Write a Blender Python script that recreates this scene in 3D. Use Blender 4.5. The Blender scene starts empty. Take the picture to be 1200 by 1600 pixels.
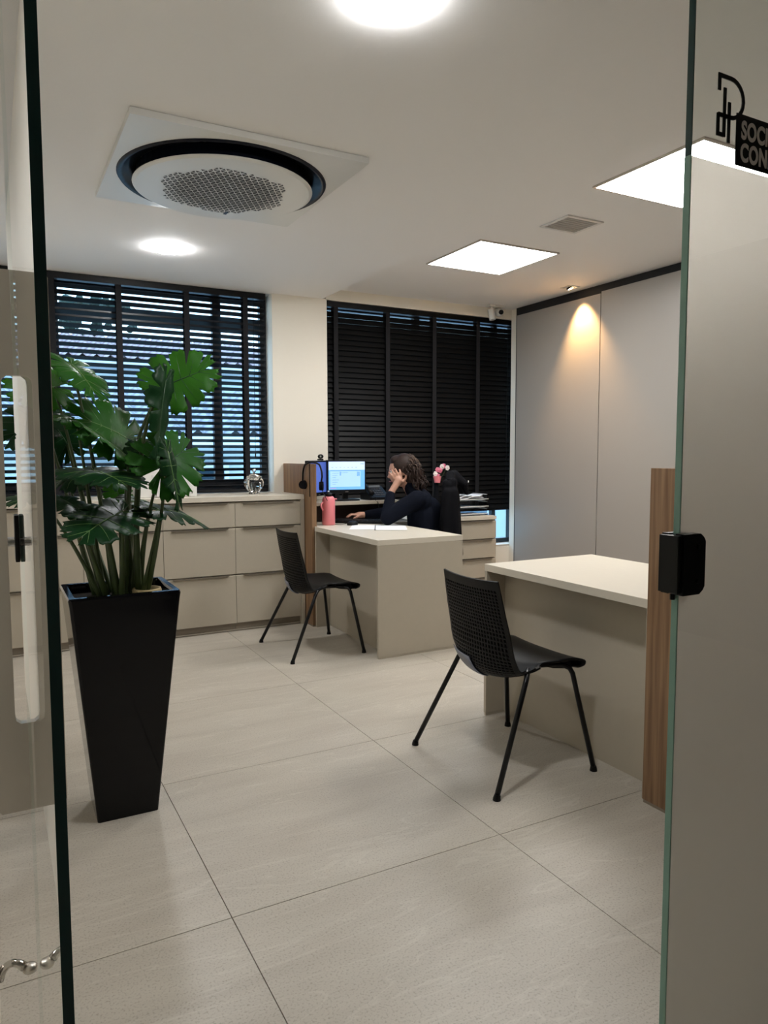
import bpy, bmesh, math, random
from mathutils import Vector, Matrix, noise
C = bpy.context.scene
COL = C.collection
R = math.radians
rnd = random.Random(7)

# ------------------------------------------------------------------ camera
cam_d = bpy.data.cameras.new('camera'); cam = bpy.data.objects.new('camera', cam_d); COL.objects.link(cam)
PITCH, ROLL, YAW = -0.0783747707, -0.00196142288, 0.495553060
F_ = Vector((math.sin(YAW)*math.cos(PITCH), math.cos(YAW)*math.cos(PITCH), math.sin(PITCH)))
R0 = Vector((math.cos(YAW), -math.sin(YAW), 0)); U0 = R0.cross(F_)
Rt = math.cos(ROLL)*R0 + math.sin(ROLL)*U0; Up = -math.sin(ROLL)*R0 + math.cos(ROLL)*U0
M = Matrix(((Rt.x, Up.x, -F_.x, 0), (Rt.y, Up.y, -F_.y, 0), (Rt.z, Up.z, -F_.z, 1.25), (0, 0, 0, 1)))
cam.matrix_world = M
cam_d.sensor_fit = 'VERTICAL'; cam_d.sensor_height = 24; cam_d.lens = 1132.61*24/1600; cam_d.clip_start = .02
C.camera = cam
# ------------------------------------------------------------------ world, exposure
w = bpy.data.worlds.new('dusk'); C.world = w; w.use_nodes = True
nt = w.node_tree; bg = nt.nodes['Background']
tc = nt.nodes.new('ShaderNodeTexCoord'); sp = nt.nodes.new('ShaderNodeSeparateXYZ'); rp = nt.nodes.new('ShaderNodeValToRGB')
nt.links.new(tc.outputs['Generated'], sp.inputs[0]); nt.links.new(sp.outputs['Z'], rp.inputs[0]); nt.links.new(rp.outputs[0], bg.inputs[0])
rp.color_ramp.elements[0].color = (.62, .84, .95, 1); rp.color_ramp.elements[1].color = (.30, .55, .95, 1)
bg.inputs[1].default_value = 1.7
C.view_settings.view_transform = 'Standard'; C.view_settings.look = 'None'; C.view_settings.gamma = 1
C.view_settings.use_curve_mapping = False
C.view_settings.exposure = 1.50
PUCK = 52.0; PANEL = 9.5      # lamp emission strengths
SPOT_W = 38.0

# ------------------------------------------------------------------ materials
def mat(name, col, rough=.5, metal=0, spec=.5, emis=None, es=0, bump=0, bscale=60, coat=0, var=0, vscale=8):
    m = bpy.data.materials.new(name); m.use_nodes = True; n = m.node_tree.nodes; l = m.node_tree.links
    b = n['Principled BSDF']; b.inputs['Base Color'].default_value = (*col, 1); b.inputs['Roughness'].default_value = rough
    b.inputs['Metallic'].default_value = metal; b.inputs['Specular IOR Level'].default_value = spec; b.inputs['Coat Weight'].default_value = coat
    if emis: b.inputs['Emission Color'].default_value = (*emis, 1); b.inputs['Emission Strength'].default_value = es
    if bump or var:
        t = n.new('ShaderNodeTexCoord')
        if var:
            nz = n.new('ShaderNodeTexNoise'); nz.inputs['Scale'].default_value = vscale; nz.inputs['Detail'].default_value = 4
            mx = n.new('ShaderNodeMix'); mx.data_type = 'RGBA'
            mx.inputs[6].default_value = (*[c*(1-var) for c in col], 1); mx.inputs[7].default_value = (*[min(1, c*(1+var)) for c in col], 1)
            l.new(t.outputs['Object'], nz.inputs['Vector']); l.new(nz.outputs['Fac'], mx.inputs[0]); l.new(mx.outputs[2], b.inputs['Base Color'])
        if bump:
            nz = n.new('ShaderNodeTexNoise'); nz.inputs['Scale'].default_value = bscale; nz.inputs['Detail'].default_value = 3
            bp = n.new('ShaderNodeBump'); bp.inputs['Strength'].default_value = bump; bp.inputs['Distance'].default_value = .01
            l.new(t.outputs['Object'], nz.inputs['Vector']); l.new(nz.outputs['Fac'], bp.inputs['Height']); l.new(bp.outputs[0], b.inputs['Normal'])
    return m

def wood(name, c1, c2):
    m = mat(name, c1, .45); n = m.node_tree.nodes; l = m.node_tree.links; b = n['Principled BSDF']
    t = n.new('ShaderNodeTexCoord'); mp = n.new('ShaderNodeMapping'); mp.inputs['Scale'].default_value = (30, 30, 1.1)
    nz = n.new('ShaderNodeTexNoise'); nz.inputs['Scale'].default_value = 2.2; nz.inputs['Detail'].default_value = 7; nz.inputs['Distortion'].default_value = .5
    r = n.new('ShaderNodeValToRGB'); r.color_ramp.elements[0].position = .3; r.color_ramp.elements[0].color = (*c1, 1)
    r.color_ramp.elements[1].position = .72; r.color_ramp.elements[1].color = (*c2, 1)
    l.new(t.outputs['Object'], mp.inputs[0]); l.new(mp.outputs[0], nz.inputs['Vector']); l.new(nz.outputs['Fac'], r.inputs[0]); l.new(r.outputs[0], b.inputs['Base Color'])
    return m

def tile_mat():
    m = mat('porcelain_tile', (.5, .46, .39), .40); n = m.node_tree.nodes; l = m.node_tree.links; b = n['Principled BSDF']
    t = n.new('ShaderNodeTexCoord')
    mp = n.new('ShaderNodeMapping'); mp.inputs['Scale'].default_value = (1.1, 5, 1); mp.inputs['Rotation'].default_value = (0, 0, .12)
    n1 = n.new('ShaderNodeTexNoise'); n1.inputs['Scale'].default_value = 1.6; n1.inputs['Detail'].default_value = 8; n1.inputs['Distortion'].default_value = .8
    r1 = n.new('ShaderNodeValToRGB'); r1.color_ramp.elements[0].position = .32; r1.color_ramp.elements[0].color = (.445, .400, .335, 1)
    r1.color_ramp.elements[1].position = .7; r1.color_ramp.elements[1].color = (.515, .470, .398, 1)
    n2 = n.new('ShaderNodeTexNoise'); n2.inputs['Scale'].default_value = 170; n2.inputs['Detail'].default_value = 3
    r2 = n.new('ShaderNodeValToRGB'); r2.color_ramp.elements[0].position = .30; r2.color_ramp.elements[0].color = (.72, .70, .68, 1)
    r2.color_ramp.elements[1].position = .48; r2.color_ramp.elements[1].color = (1, 1, 1, 1)
    mx = n.new('ShaderNodeMix'); mx.data_type = 'RGBA'; mx.blend_type = 'MULTIPLY'; mx.inputs[0].default_value = 1
    mp3 = n.new('ShaderNodeMapping'); mp3.inputs['Scale'].default_value = (.9, 5, 1); mp3.inputs['Rotation'].default_value = (0, 0, -.2)
    n3 = n.new('ShaderNodeTexNoise'); n3.inputs['Scale'].default_value = 1.1; n3.inputs['Detail'].default_value = 5; n3.inputs['Distortion'].default_value = 1.2
    r3 = n.new('ShaderNodeValToRGB'); e = r3.color_ramp.elements; e[0].position = .488; e[0].color = (0, 0, 0, 1); e[1].position = .5; e[1].color = (.35, .35, .35, 1)
    e2 = r3.color_ramp.elements.new(.512); e2.color = (0, 0, 0, 1)
    m3 = n.new('ShaderNodeMix'); m3.data_type = 'RGBA'; m3.inputs[7].default_value = (.62, .58, .5, 1)
    for a, bb in ((t.outputs['Object'], mp.inputs[0]), (mp.outputs[0], n1.inputs['Vector']), (n1.outputs['Fac'], r1.inputs[0]), (t.outputs['Object'], n2.inputs['Vector']),
                  (n2.outputs['Fac'], r2.inputs[0]), (r1.outputs[0], mx.inputs[6]), (r2.outputs[0], mx.inputs[7]), (t.outputs['Object'], mp3.inputs[0]), (mp3.outputs[0], n3.inputs['Vector']),
                  (n3.outputs['Fac'], r3.inputs[0]), (r3.outputs[0], m3.inputs[0]), (mx.outputs[2], m3.inputs[6]), (m3.outputs[2], b.inputs['Base Color'])):
        l.new(a, bb)
    return m

def glass(name, tint=(.93, .97, .95), ior=1.45, refl=1.0):
    m = bpy.data.materials.new(name); m.use_nodes = True; n = m.node_tree.nodes; l = m.node_tree.links
    n.remove(n['Principled BSDF']); o = n['Material Output']
    tr = n.new('ShaderNodeBsdfTransparent'); tr.inputs[0].default_value = (*tint, 1)
    gl = n.new('ShaderNodeBsdfGlossy'); gl.inputs['Roughness'].default_value = 0.0; gl.inputs[0].default_value = (refl, refl, refl, 1)
    fr = n.new('ShaderNodeFresnel'); ge = n.new('ShaderNodeNewGeometry'); mr = n.new('ShaderNodeMapRange'); mr.inputs['To Min'].default_value = ior; mr.inputs['To Max'].default_value = 1.0001
    l.new(ge.outputs['Backfacing'], mr.inputs['Value']); l.new(mr.outputs[0], fr.inputs[0]); mx = n.new('ShaderNodeMixShader')
    l.new(fr.outputs[0], mx.inputs[0]); l.new(tr.outputs[0], mx.inputs[1]); l.new(gl.outputs[0], mx.inputs[2]); l.new(mx.outputs[0], o.inputs[0])
    return m

def frosted():
    m = bpy.data.materials.new('frosted_film'); m.use_nodes = True; n = m.node_tree.nodes; l = m.node_tree.links
    n.remove(n['Principled BSDF']); o = n['Material Output']
    a = n.new('ShaderNodeBsdfTranslucent'); a.inputs[0].default_value = (.66, .62, .57, 1)
    b = n.new('ShaderNodeBsdfRefraction'); b.inputs['IOR'].default_value = 1.3; b.inputs['Roughness'].default_value = .72; b.inputs[0].default_value = (.80, .765, .73, 1)
    d = n.new('ShaderNodeBsdfDiffuse'); d.inputs[0].default_value = (.5, .52, .48, 1)
    m1 = n.new('ShaderNodeMixShader'); m1.inputs[0].default_value = .70; m2 = n.new('ShaderNodeMixShader'); m2.inputs[0].default_value = .08
    l.new(a.outputs[0], m1.inputs[1]); l.new(b.outputs[0], m1.inputs[2]); l.new(m1.outputs[0], m2.inputs[1]); l.new(d.outputs[0], m2.inputs[2]); l.new(m2.outputs[0], o.inputs[0])
    return m

def leafmat(name, c, tl):
    m = mat(name, c, .42, spec=.22, var=.3, vscale=14, bump=.15, bscale=40); n = m.node_tree.nodes; l = m.node_tree.links; b = n['Principled BSDF']; o = n['Material Output']
    t = n.new('ShaderNodeBsdfTranslucent'); t.inputs[0].default_value = (*tl, 1); mx = n.new('ShaderNodeMixShader'); mx.inputs[0].default_value = .35
    l.new(b.outputs[0], mx.inputs[1]); l.new(t.outputs[0], mx.inputs[2]); l.new(mx.outputs[0], o.inputs[0])
    return m

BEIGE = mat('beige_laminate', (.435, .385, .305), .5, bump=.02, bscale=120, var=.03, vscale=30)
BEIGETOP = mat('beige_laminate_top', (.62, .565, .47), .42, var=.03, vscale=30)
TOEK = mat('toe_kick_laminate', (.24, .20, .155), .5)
WALLM = mat('cream_wall_paint', (.84, .79, .69), .7, bump=.05, bscale=90)
CEILM = mat('ceiling_paint', (.90, .875, .85), .75, bump=.04, bscale=60)
DOORP = mat('greige_panel', (.315, .29, .262), .38, bump=.02, bscale=150)
DARKGAP = mat('dark_recess', (.012, .012, .014), .7)
TILE = tile_mat(); GROUT = mat('grout', (.26, .235, .2), .9)
WOODM = wood('oak_veneer', (.155, .080, .038), (.31, .185, .098))
DWOOD = mat('dark_brown_laminate', (.035, .018, .012), .5)
BLK = mat('black_plastic', (.0045, .0045, .005), .42, spec=.2)
BLKM = mat('black_powder_coat', (.004, .004, .005), .3, spec=.3)
BLINDM = mat('black_wood_slat', (.006, .006, .007), .42, spec=.3)
BLINDC = mat('black_wood_slat_closed', (.0030, .0028, .0028), .45, spec=.16)
TAPE = mat('black_cotton_tape', (.004, .004, .006), .9)
FRAME = mat('black_aluminium', (.012, .013, .018), .35)
POTM = mat('black_gloss_ceramic', (.0025, .0025, .0035), .06, spec=.26)
SOIL = mat('potting_soil', (.012, .008, .006), .95, bump=1, bscale=80, var=.4, vscale=60)
WHITEP = mat('white_plastic', (.76, .75, .71), .35)
WHITE2 = mat('white_painted_metal', (.72, .71, .69), .4)
STEEL = mat('polished_steel', (.60, .56, .52), .13, metal=1)
STEEL2 = mat('brushed_steel', (.62, .57, .52), .33, metal=1)
CHROME = mat('chrome', (.75, .75, .76), .05, metal=1)
EMW = mat('lamp_diffuser_round', (1, 1, 1), .5, emis=(.97, .985, 1), es=PUCK)
EMP = mat('lamp_diffuser_square', (1, 1, 1), .5, emis=(1, .99, .97), es=PANEL)
EMS = mat('spot_lens', (1, .9, .7), .5, emis=(1, .62, .28), es=9)
GCLR = glass('clear_glass', (.965, .98, .97)); GWIN = glass('window_glass', (.85, .93, .97))
GEDGE_D = mat('dark_green_glass_edge', (.002, .045, .047), .35)
GEDGE_L = mat('pale_teal_glass_edge', (.30, .52, .45), .4)
FROST = frosted()
def solid_glass(name):
    m = mat(name, (1, 1, 1), .02); b = m.node_tree.nodes['Principled BSDF']; b.inputs['Transmission Weight'].default_value = 1; b.inputs['IOR'].default_value = 1.52
    return m
CRYS = solid_glass('cut_crystal')
PINK = mat('pink_enamel', (.85, .25, .28), .35); PINKP = mat('pink_petal', (.75, .2, .3), .6); WPET = mat('white_petal', (.85, .75, .72), .6)
PAPER = mat('white_paper', (.85, .85, .86), .8)
SKIN = mat('skin', (.50, .27, .19), .5, var=.08, vscale=20)
HAIRM = mat('brown_hair', (.022, .011, .008), .6, spec=.25, var=.5, vscale=50)
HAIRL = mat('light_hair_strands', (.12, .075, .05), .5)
NAVY = mat('navy_knit', (.0025, .004, .010), .9, spec=.15, bump=.3, bscale=250)
BLKF = mat('black_fabric', (.003, .003, .0045), .9, spec=.15, bump=.3, bscale=200)
STEMM = mat('green_petiole', (.045, .075, .018), .45, var=.45, vscale=20)
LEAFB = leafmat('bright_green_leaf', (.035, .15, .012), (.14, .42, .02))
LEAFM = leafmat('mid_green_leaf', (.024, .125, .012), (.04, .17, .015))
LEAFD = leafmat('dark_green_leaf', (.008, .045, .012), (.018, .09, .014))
VEIN = mat('leaf_midrib', (.09, .2, .04), .4)
VEIND = mat('leaf_midrib_dark', (.02, .07, .02), .4)
CORK = mat('pale_cork', (.42, .32, .16), .8, bump=.4)
PEB = mat('white_pebble', (.6, .6, .6), .5)

# ------------------------------------------------------------------ helpers
def tag(o, label=None, cat=None, group=None, kind=None):
    if label: o['label'] = label
    if cat: o['category'] = cat
    if group: o['group'] = group
    if kind: o['kind'] = kind
    return o
def origin(p):
    v = Vector((0, 0, 0))
    while p is not None: v += p.location; p = p.parent
    return v
def mk(name, bm, m, parent=None, smooth=False, loc=None, kind=None, label=None):
    """bm in world coordinates -> one mesh object; origin at its parent's or at loc"""
    off = origin(parent) if parent else (Vector(loc) if loc is not None else Vector((0, 0, 0)))
    if off.length: bmesh.ops.translate(bm, verts=bm.verts, vec=-off)
    me = bpy.data.meshes.new(name); bm.to_mesh(me); bm.free()
    for mm in (m if isinstance(m, (list, tuple)) else [m]): me.materials.append(mm)
    if smooth:
        for p in me.polygons: p.use_smooth = True
    o = bpy.data.objects.new(name, me); COL.objects.link(o)
    if parent: o.parent = parent
    elif loc is not None: o.location = loc
    if kind: o['kind'] = kind
    if label: o['label'] = label
    return o
def thing(name, label, cat, loc=(0, 0, 0), group=None):
    o = bpy.data.objects.new(name, None); COL.objects.link(o); o.location = loc; o.empty_display_size = .1
    return tag(o, label, cat, group)
def copy_tree(o, parent=None):
    c = o.copy(); COL.objects.link(c); c.parent = parent
    for ch in list(o.children): copy_tree(ch, c)
    return c
def box(bm, x0, x1, y0, y1, z0, z1, bev=0, mi=0):
    vs = [bm.verts.new((x, y, z)) for z in (z0, z1) for y in (y0, y1) for x in (x0, x1)]
    fs = [bm.faces.new([vs[i] for i in q]) for q in ((0, 2, 3, 1), (4, 5, 7, 6), (0, 1, 5, 4), (2, 6, 7, 3), (0, 4, 6, 2), (1, 3, 7, 5))]
    for f in fs: f.material_index = mi
    if bev:
        es = list({e for f in fs for e in f.edges}); bmesh.ops.bevel(bm, geom=es, offset=bev, segments=2, affect='EDGES', profile=.7)
    return bm
def B(*a, **k): return box(bmesh.new(), *a, **k)
def tube(bm, pts, r, n=8, cap=True, closed=False):
    pts = [Vector(p) for p in pts]; rs = r if isinstance(r, (list, tuple)) else [r]*len(pts); rings = []
    up = Vector((0, 0, 1))
    for i, p in enumerate(pts):
        d = (pts[min(i+1, len(pts)-1)]-pts[max(i-1, 0)]).normalized()
        a = d.cross(up)
        if a.length < .15: a = d.cross(Vector((0, 1, 0)))
        a.normalize(); b = d.cross(a).normalized()
        if i and rings:
            pa = rings[-1][1]
            a = (pa-d*pa.dot(d)).normalized(); b = d.cross(a)
        ring = [bm.verts.new(p+rs[i]*(math.cos(2*math.pi*k/n)*a+math.sin(2*math.pi*k/n)*b)) for k in range(n)]
        rings.append((ring, a))
    rr = [x[0] for x in rings]
    for i in range(len(rr)-1):
        for k in range(n): bm.faces.new((rr[i][k], rr[i][(k+1) % n], rr[i+1][(k+1) % n], rr[i+1][k]))
    if cap:
        bm.faces.new(rr[0][::-1]); bm.faces.new(rr[-1])
    return bm
def bez(p0, p1, p2, n=10):
    p0, p1, p2 = map(Vector, (p0, p1, p2)); return [p0*(1-t)**2+p1*2*t*(1-t)+p2*t*t for t in [i/n for i in range(n+1)]]
def lathe(bm, prof, c, n=24, mi=0):
    rings = []
    for r, z in prof:
        rings.append([bm.verts.new((c[0]+max(r, 1e-4)*math.cos(2*math.pi*k/n), c[1]+max(r, 1e-4)*math.sin(2*math.pi*k/n), c[2]+z)) for k in range(n)])
    for i in range(len(rings)-1):
        for k in range(n):
            f = bm.faces.new((rings[i][k], rings[i][(k+1) % n], rings[i+1][(k+1) % n], rings[i+1][k])); f.material_index = mi
    bmesh.ops.remove_doubles(bm, verts=[v for rg in (rings[0], rings[-1]) for v in rg], dist=3e-4)
    return bm
def prism(bm, poly, axis, a, b):
    """poly: 2D points in the plane normal to axis ('x': (y,z), 'y': (x,z), 'z': (x,y))"""
    def P(u, v, t): return {'x': (t, u, v), 'y': (u, t, v), 'z': (u, v, t)}[axis]
    A = [bm.verts.new(P(u, v, a)) for u, v in poly]; Bv = [bm.verts.new(P(u, v, b)) for u, v in poly]
    n = len(poly)
    bm.faces.new(A); bm.faces.new(Bv[::-1])
    for i in range(n): bm.faces.new((A[i], Bv[i], Bv[(i+1) % n], A[(i+1) % n]))
    bmesh.ops.recalc_face_normals(bm, faces=bm.faces)
    return bm
def ball(bm, c, r, seg=12, sc=(1, 1, 1)):
    return bmesh.ops.create_uvsphere(bm, u_segments=seg, v_segments=max(6, seg*2//3), radius=1, matrix=Matrix.Translation(Vector(c)) @ Matrix.Diagonal((r*sc[0], r*sc[1], r*sc[2], 1)))['verts']
def struct(name, bm, m, loc=(0, 0, 0)):
    o = mk(name, bm, m, loc=loc); o['kind'] = 'structure'; return o
def fuse(name, bm, m, parent, voxel=.008, smooth=4):
    """voxel-remesh overlapping volumes into one continuous surface"""
    off = origin(parent); bmesh.ops.translate(bm, verts=bm.verts, vec=-off)
    me = bpy.data.meshes.new(name+'_raw'); bm.to_mesh(me); bm.free(); t = bpy.data.objects.new('tmp', me); COL.objects.link(t)
    r = t.modifiers.new('r', 'REMESH'); r.mode = 'VOXEL'; r.voxel_size = voxel; r.use_smooth_shade = True
    s = t.modifiers.new('s', 'SMOOTH'); s.iterations = smooth; s.factor = .5
    dg = bpy.context.evaluated_depsgraph_get(); dg.update()
    nm = bpy.data.meshes.new_from_object(t.evaluated_get(dg)); nm.name = name
    bpy.data.objects.remove(t); nm.materials.clear(); nm.materials.append(m)
    for p in nm.polygons: p.use_smooth = True
    o = bpy.data.objects.new(name, nm); COL.objects.link(o); o.parent = parent
    return o
def cone(bm, p0, r0, p1, r1, n=12):
    p0 = Vector(p0); p1 = Vector(p1); tube(bm, [p0, p0.lerp(p1, .5), p1], [r0, (r0+r1)/2, r1], n); ball(bm, p0, r0, n); ball(bm, p1, r1, n)

# ================================================================== STRUCTURE
ZL, ZR, SX, YW, XR = 2.49, 2.578, 2.37, 5.42, 4.27
YB = -3.0
# floor: screed + single tiles
fl = struct('floor', B(-1.6, XR, YB, YW, -.12, -.010), GROUT)
TS = .9029; OX, OY = .5268, 1.8453; g = .0011
tmesh = {}
xs = [OX+i*TS for i in range(-3, 6)]; ys = [OY+i*TS for i in range(-6, 5)]
for i in range(len(xs)-1):
    for j in range(len(ys)-1):
        x0, x1 = max(xs[i]+g, -1.6), min(xs[i+1]-g, XR); y0, y1 = max(ys[j]+g, YB), min(ys[j+1]-g, YW)
        if x1-x0 < .02 or y1-y0 < .02: continue
        t = mk('tile', B(x0, x1, y0, y1, -.010, 0, bev=.0012), TILE, fl)
# ceilings
struct('ceiling', B(-1.6, SX, YB, YW+.25, ZL, 2.8), CEILM)
struct('ceiling', B(SX, XR+.3, YB, YW+.25, ZR, 2.8), CEILM)
# window wall, in pieces round the two openings
b = bmesh.new()
box(b, -1.6, -.03, YW, YW+.25, -.3, ZL); box(b, -.03, 1.945, YW, YW+.25, -.3, .955); box(b, 1.945, 2.405, YW-.015, YW+.25, -.3, ZL)
box(b, 2.405, XR+.3, YW, YW+.25, -.3, .405); box(b, 2.405, XR+.3, YW, YW+.25, ZL, ZR); box(b, 4.42, XR+.3, YW, YW+.25, .405, ZL)
struct('wall_window', b, WALLM)
struct('wall_left', B(-.18, -.03, .83, YW, 0, ZL), WALLM)
b = bmesh.new(); box(b, -1.75, -1.6, YB, YW, 0, ZL); box(b, -1.6, -.18, .83, .98, 0, ZL)
struct('wall_corridor', b, WALLM)
struct('wall_back', B(-1.6, XR, YB-.15, YB, 0, ZR), WALLM)
struct('wall_right', B(XR, XR+.15, YB, YW, 0, ZR), WALLM)
# wall of tall panels with shadow gaps
struct('trim_1', B(XR-.012, XR, YB, 5.335, 0, ZR), DARKGAP)
pw = thing('panel_wall', 'tall flush greige wall panels with a dark gap under the ceiling, right side of the office', 'wall panels', (4.24, 2.5, 0))
ysp = [5.288, 4.258, 3.228, 2.198, 1.168, .138]
for i in range(len(ysp)-1):
    mk('wall_panel', B(4.225, XR-.012, ysp[i+1]+.004, ysp[i]-.004, .03, 2.502 if i == 0 else 2.515, bev=.002), DOORP, pw)

# windows
def window(name, x0, x1, z0, z1, mull, trans):
    root = bpy.data.objects.new(name, None); COL.objects.link(root); root.location = (x0, 5.58, z0); root['kind'] = 'structure'
    b = bmesh.new(); f = .05
    box(b, x0, x1, 5.55, 5.60, z0, z0+f); box(b, x0, x1, 5.55, 5.60, z1-f, z1); box(b, x0, x0+f, 5.55, 5.60, z0+f, z1-f); box(b, x1-f, x1, 5.55, 5.60, z0+f, z1-f)
    mk('window_frame', b, FRAME, root)
    for a, c in mull: mk('mullion', B(a, c, 5.552, 5.598, z0+f, z1-f), FRAME, root)
    for a, c in trans: mk('transom', B(x0+f, x1-f, 5.556, 5.594, a, c), FRAME, root)
    mk('pane', B(x0+f, x1-f, 5.573, 5.577, z0+f, z1-f), GWIN, root)
    mk('window_sill', B(x0, x1, 5.42, 5.549, z0-.004, z0+.008), WALLM, root)
window('window_1', -.03, 1.945, .955, ZL, [(.33, .445), (1.52, 1.585)], [(2.215, 2.30), (1.0, 1.065)])
window('window_2', 2.405, 4.42, .405, ZL, [(3.3, 3.36), (4.165, 4.205)], [(1.3, 1.36)])

# blinds: every slat a part
def blind(name, label, x0, x1, z0, z1, tilt, tapes, m, y=5.465):
    root = thing(name, label, 'blind', ((x0+x1)/2, y, z0), 'black slatted window blinds')
    mk('head_rail', B(x0, x1, y-.03, y+.03, z1-.045, z1-.001, bev=.002), m, root)
    mk('bottom_rail', B(x0, x1, y-.026, y+.026, z0, z0+.022, bev=.003), m, root)
    pitch = .0435; n = int((z1-.05-z0-.03)/pitch)
    proto = None
    for i in range(n):
        z = z0+.045+i*pitch
        if proto is None:
            bm = B(x0+.003, x1-.003, -.025, .025, -.0015, .0015)
            bmesh.ops.rotate(bm, verts=bm.verts, cent=(0, 0, 0), matrix=Matrix.Rotation(tilt, 3, 'X'))
            bmesh.ops.translate(bm, verts=bm.verts, vec=(0, y, z))
            proto = mk('slat', bm, m, root); pz = z
        else:
            c = proto.copy(); COL.objects.link(c); c.parent = root; c.location = (0, 0, z-pz)
    for t in tapes:
        bm = bmesh.new(); box(bm, t-.019, t+.019, y-.0275, y-.0265, z0, z1-.045); box(bm, t-.019, t+.019, y+.0265, y+.0275, z0, z1-.045)
        mk('ladder_tape', bm, TAPE, root)
    bm = bmesh.new(); tube(bm, [(x1-.10, y-.034, z1-.05), (x1-.10, y-.034, z0+.3)], .0018, 6); tube(bm, [(x1-.10, y-.034, z0+.3), (x1-.10, y-.034, z0+.26)], .005, 6)
    mk('pull_cord', bm, TAPE, root)
    return root
blind('window_blind', 'open black slatted blind showing rooftops, above the long beige drawers', -.02, 1.905, .968, ZL-.002, R(-24), (-.06+.02, .40, .83, 1.303, 1.745), BLINDM)
blind('window_blind', 'closed black slatted blind behind the woman at the desk', 2.412, 4.335, .735, ZL-.002, R(66), (2.50, 2.98, 3.445, 3.91), BLINDC)

# ================================================================== GLASS ENTRANCE
# fixed frosted sidelight on the right
gp = thing('glass_partition', 'fixed glass panel with frosted film and clear top, right of the doorway', 'glass panel', (.935, .77, 0))
b = B(.936, 4.2, .765, .775, .004, ZL-.002); mk('glass_pane', b, GCLR, gp)
mk('frosted_film', B(.9365, 4.2, .7755, .7765, .004, 1.700), FROST, gp, label='translucent frosted film')
mk('pane_edge', B(.9335, .9358, .7648, .7762, .004, 1.695), GEDGE_L, gp, label='pale teal polished edge')
mk('pane_edge', B(.9335, .9358, .7648, .7752, 1.695, ZL-.002), GEDGE_D, gp, label='dark polished edge of the clear part')
# strike box
sb = thing('strike_plate', 'black rounded lock keeper clamped to the edge of the frosted glass', 'lock keeper', (.935, .77, 1.03))
b = bmesh.new(); pl = []
for cx, cz, a0 in ((.958, 1.046, 180), (.958, 1.046, 225)): pass
cut = .012; x0, x1, z0, z1 = .925, .974, 1.033, 1.128
pl = [(x0, z0), (x1-cut, z0), (x1-.004, z0+.006), (x1, z0+cut), (x1, z1-cut), (x1-.004, z1-.006), (x1-cut, z1), (x0, z1)]
prism(b, pl, 'y', .748, .7645); mk('cover_plate', b, BLK, sb)
b = bmesh.new(); prism(b, pl, 'y', .777, .79); mk('rear_plate', b, BLK, sb)
b = bmesh.new(); box(b, .9155, .924, .752, .788, 1.036, 1.126, bev=.002); mk('latch_box', b, BLKM, sb)
b = bmesh.new(); box(b, .9238, .9335, .755, .785, 1.036, 1.126); mk('bridge', b, BLK, sb)
for z in (1.054, 1.108):
    b = bmesh.new(); tube(b, [(.957, .7485, z), (.957, .7455, z)], .004, 10); mk('screw', b, BLKM, sb)
b = bmesh.new(); tube(b, [(.928, .77, 1.024), (.928, .77, 1.033)], .004, 8); mk('pin', b, BLKM, sb)

# logo strokes and sticker on the outer face
lg = thing('glass_logo', 'black line monogram lettering on the clear glass above the sticker', 'logo', (1.02, .7635, 1.79))
def stroke(pts, w, name='logo_stroke'):
    for a, c in zip(pts[:-1], pts[1:]):
        pass
    b = bmesh.new(); n = len(pts); L = []; Rr = []
    for i, p in enumerate(pts):
        p = Vector(p); d0 = (Vector(pts[i])-Vector(pts[i-1])).normalized() if i else None; d1 = (Vector(pts[i+1])-Vector(pts[i])).normalized() if i < n-1 else None
        d = (d0+d1).normalized() if d0 and d1 else (d0 or d1); nn = Vector((-d.y, d.x)); k = w/2
        if d0 and d1: k = w/2/max(.5, nn.dot(Vector((-d0.y, d0.x))))
        L.append(p+nn*k); Rr.append(p-nn*k)
    prism(b, [tuple(v) for v in L]+[tuple(v) for v in Rr[::-1]], 'y', .7632, .7648)
    mk(name, b, BLK, lg)
X0 = .989
arc = [(1.018+.030*math.sin(a), 1.7935+.0285*math.cos(a)) for a in [math.pi*i/12 for i in range(13)]]
stroke([(.9915, 1.800), (.9915, 1.822)] + arc[0:] + [(.9905, 1.765)][0:1], .0062)
stroke([(.9905, 1.7665), (.9905, 1.7365), (1.004, 1.7365)], .0062)
stroke([(1.0045, 1.734), (1.0045, 1.806)], .0062)
stroke([(1.0155, 1.727), (1.0155, 1.787)], .0062)
st = thing('door_sticker', 'black rectangular sticker with pale capital letters on the clear glass', 'sticker', (1.09, .764, 1.73))
mk('sticker_face', B(1.033, 1.235, .7636, .7648, 1.698, 1.776, bev=.0005), BLK, st)
def text(s, x, z, size, m, parent, y, width=.74):
    cu = bpy.data.curves.new('txt', 'FONT'); cu.body = s; cu.size = size; cu.offset = .0011*size/.03; cu.extrude = .0003; cu.space_character = 1.08
    t = bpy.data.objects.new('txt', cu); COL.objects.link(t); dg = bpy.context.evaluated_depsgraph_get(); dg.update()
    me = bpy.data.meshes.new_from_object(t.evaluated_get(dg)); bpy.data.objects.remove(t)
    bm = bmesh.new(); bm.from_mesh(me)
    for v in bm.verts: v.co = Vector((x+v.co.x*width, y+v.co.z*-1, z+v.co.y))
    bmesh.ops.recalc_face_normals(bm, faces=bm.faces)
    return mk('lettering', bm, m, parent)
LETT = mat('pale_pink_lettering', (.96, .90, .88), .6)
text('SOCI', 1.0445, 1.740, .0375, LETT, st, .7630); text('CONI', 1.0435, 1.7065, .0375, LETT, st, .7630)

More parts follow.
